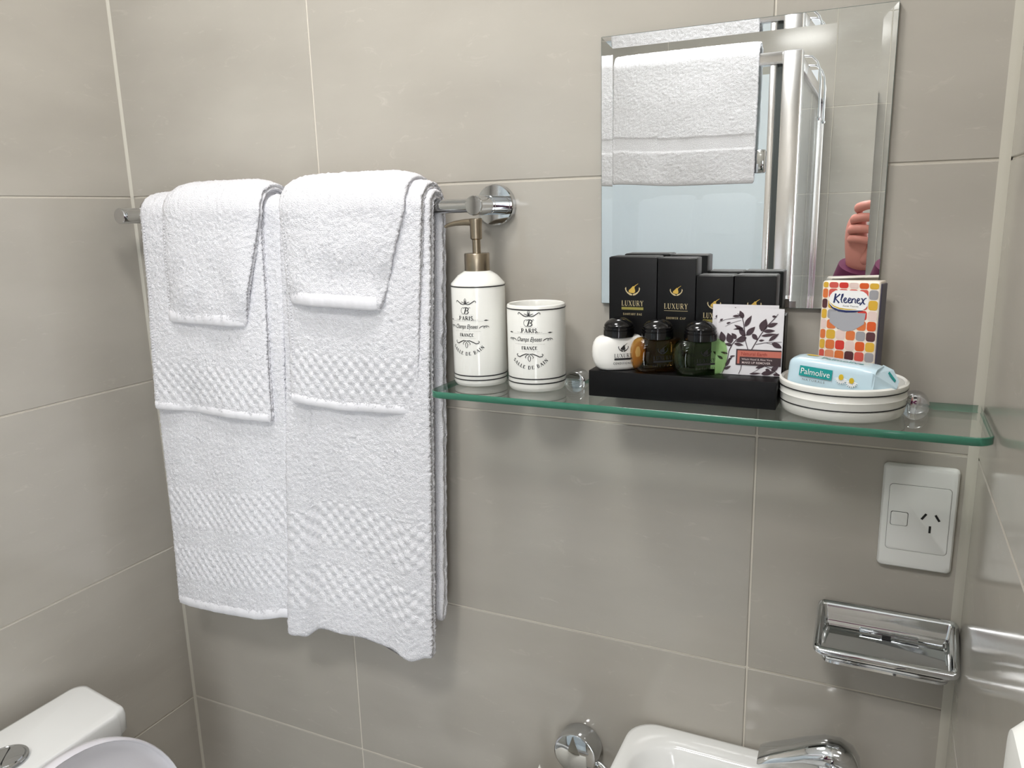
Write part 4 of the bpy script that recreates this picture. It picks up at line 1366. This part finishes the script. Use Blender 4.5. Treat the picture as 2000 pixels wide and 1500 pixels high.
PXc, PYc = 1.375, -1.27      # where the person stands
pn = {
    'pelvis': ((PXc, PYc, .88), (.155, .11)), 'waist': ((PXc, PYc, 1.03), (.145, .10)), 'chest': ((PXc, PYc + .01, 1.20), (.165, .115)), 'upper': ((PXc, PYc, 1.33), (.13, .085)),
    'neck': ((PXc, PYc + .01, 1.405), (.052, .055)), 'jaw': ((PXc, PYc + .035, 1.46), (.058, .066)), 'skull': ((PXc, PYc + .02, 1.53), (.074, .090)), 'crown': ((PXc, PYc + .01, 1.60), (.055, .07)),
    'l_sh': ((PXc - .175, PYc, 1.325), .058), 'l_el': ((.985, -1.075, 1.110), .052), 'l_mid': ((1.022, -1.000, 1.225), .056), 'l_wr': ((1.048, -.962, 1.302), .043), 'l_cuff': ((1.052, -.954, 1.322), .036),
    'r_sh': ((PXc + .175, PYc, 1.325), .058), 'r_el': ((1.60, -1.13, 1.07), .047), 'r_mid': ((1.45, -1.03, 1.21), .043), 'r_wr': ((1.292, -.955, 1.345), .031), 'r_cuff': ((1.280, -.950, 1.355), .029),
    'l_hip': ((PXc - .09, PYc, .80), .092), 'l_kn': ((PXc - .10, PYc + .02, .46), .062), 'l_an': ((PXc - .10, PYc - .02, .085), .042), 'l_toe': ((PXc - .11, PYc + .14, .035), (.042, .032)),
    'r_hip': ((PXc + .09, PYc, .80), .092), 'r_kn': ((PXc + .10, PYc + .02, .46), .062), 'r_an': ((PXc + .10, PYc - .02, .085), .042), 'r_toe': ((PXc + .11, PYc + .14, .035), (.042, .032)),
}
pe = [('pelvis', 'waist'), ('waist', 'chest'), ('chest', 'upper'), ('upper', 'neck'), ('neck', 'jaw'), ('jaw', 'skull'), ('skull', 'crown'),
      ('upper', 'l_sh'), ('l_sh', 'l_el'), ('l_el', 'l_mid'), ('l_mid', 'l_wr'), ('l_wr', 'l_cuff'), ('upper', 'r_sh'), ('r_sh', 'r_el'), ('r_el', 'r_mid'), ('r_mid', 'r_wr'), ('r_wr', 'r_cuff'),
      ('pelvis', 'l_hip'), ('l_hip', 'l_kn'), ('l_kn', 'l_an'), ('l_an', 'l_toe'), ('pelvis', 'r_hip'), ('r_hip', 'r_kn'), ('r_kn', 'r_an'), ('r_an', 'r_toe')]
parts = [skin_mesh('body', pn, pe)]


def hand(palm, fingers):
    ms = [skin_mesh('palm', {i: p for i, p in enumerate(palm)}, [(i, i + 1) for i in range(len(palm) - 1)])]
    for ch in fingers:
        ms.append(skin_mesh('finger', {i: p for i, p in enumerate(ch)}, [(i, i + 1) for i in range(len(ch) - 1)]))
    return ms


# left hand: stacked bent fingers round the end of the phone
lp_ = [((1.054, -.956, 1.312), (.026, .022)), ((1.052, -.946, 1.345), (.028, .021)), ((1.046, -.942, 1.380), (.026, .019)), ((1.044, -.944, 1.415), (.024, .017)), ((1.050, -.946, 1.442), (.016, .014))]
def fng(z, kx, ln, dz=0.0, r=.0102):
    return [((kx + .008, -.944, z - .006), r * 1.05), ((kx, -.927, z), r * 1.08), ((kx + .018, -.9175, z + dz), r), ((kx + ln * .68, -.9205, z + dz * 1.6 - .002), r * .92), ((kx + ln * .92, -.9290, z + dz * 2 - .004), r * .78)]
lf = [fng(1.452, 1.044, .050, .006), fng(1.430, 1.036, .056, .003, .0102), fng(1.409, 1.032, .056, .001, .0100), fng(1.389, 1.034, .050, -.001, .0088),
      [((1.055, -.944, 1.335), .017), ((1.068, -.937, 1.350), .0155), ((1.078, -.938, 1.374), .012), ((1.084, -.944, 1.394), .0095)]]
parts += hand(lp_, lf)
# right hand at the other end of the phone
rp_ = [((1.282, -.951, 1.353), (.024, .022)), ((1.268, -.948, 1.380), (.026, .019)), ((1.258, -.950, 1.415), (.025, .018)), ((1.252, -.954, 1.440), (.018, .014))]
def rfg(z, kx, ln):
    return [((kx, -.952, z - .004), .0100), ((kx - .004, -.934, z), .0102), ((kx - .022, -.926, z), .0094), ((kx - ln, -.930, z - .002), .0078)]
parts += hand(rp_, [rfg(1.448, 1.250, .042), rfg(1.427, 1.256, .046), rfg(1.406, 1.258, .044), rfg(1.386, 1.260, .038), [((1.262, -.955, 1.375), .014), ((1.246, -.968, 1.395), .012), ((1.228, -.972, 1.412), .0095)]])

bm = bmesh.new()
for i, p in enumerate(parts):
    st = len(bm.faces)
    bm.from_mesh(p)
    bm.faces.ensure_lookup_table()
    for fc in bm.faces[st:]:
        c = fc.calc_center_median()
        if i > 0:
            fc.material_index = 0
        elif c.z < .075: fc.material_index = 4
        elif c.z < .90 and 1.1 < c.x: fc.material_index = 2
        elif c.z > 1.40 and abs(c.x - PXc) < .13:
            fc.material_index = 3 if (c.z > 1.575 or (c.z > 1.47 and c.y < PYc + .01)) else 0
        else:
            fc.material_index = 1
me = bpy.data.meshes.new('person')
org = Vector((PXc, PYc, 0))
bmesh.ops.translate(bm, vec=-org, verts=bm.verts)
bm.to_mesh(me); bm.free()
me.shade_smooth()
person = link('person', me, None, None)
for m_ in (SKIN, SHIRT, TROUS, HAIR, SHOE): me.materials.append(m_)
person.location = org
tag(person, 'person in a purple shirt whose raised hand shows in the mirror', 'person')
# face
fy = PYc + .02 + .092
for s in (-1, 1):
    lathe('eye', [(.0005, -.011), (.008, -.008), (.011, 0), (.008, .008), (.0005, .011)], WHITEI, person, c=(s * .030, .094, 1.525), n=16)
    lathe('pupil', [(.0005, -.006), (.0045, -.004), (.006, 0), (.0045, .004), (.0005, .006)], INK, person, c=(s * .030, .1015, 1.525), n=12)
    lathe('ear', [(.0005, -.03), (.013, -.018), (.016, 0), (.012, .018), (.0005, .028)], SKIN, person, c=(s * .074, .005, 1.515), n=14, sx=.6)
    tube('eyebrow', [(s * .014, .105, 1.545), (s * .030, .106, 1.550), (s * .046, .096, 1.545)], .0035, HAIR, person, 8)
tube('nose', [(0, .098, 1.530), (0, .112, 1.508), (0, .118, 1.492), (0, .106, 1.484)], [.006, .009, .012, .007], SKIN, person, 12)
tube('mouth', [(-.022, .094, 1.458), (-.008, .104, 1.455), (.008, .104, 1.455), (.022, .094, 1.458)], [.003, .005, .005, .003], mat('lips', srgb(170, 96, 90), 0.5), person, 10)
tube('shirt_cuff', [(1.0465 - PXc, -.9645 - PYc, 1.296), (1.0535 - PXc, -.951 - PYc, 1.330)], [.0455, .0405], SHIRT, person, 24)
tube('shirt_cuff', [(1.300 - PXc, -.960 - PYc, 1.337), (1.281 - PXc, -.951 - PYc, 1.355)], [.036, .034], SHIRT, person, 24)

# the phone being held: its lens is the viewpoint
Rm = cam.rotation_euler.to_matrix()
ph = empty('phone', CAM + Rm @ Vector((.062, -.012, .024)))
ph.rotation_euler = cam.rotation_euler
tag(ph, 'dark phone held up in both hands', 'phone')
box('phone_body', (0, 0, 0), (.150, .074, .008), PHONE, ph, .003, 3)
lathe('lens_ring', [(.0090, 0), (.0090, .0010), (.0060, .0012), (.0060, .0002)], CHROME, ph, c=(-.060, .012, .0040 - .0082), n=24, cap=False)
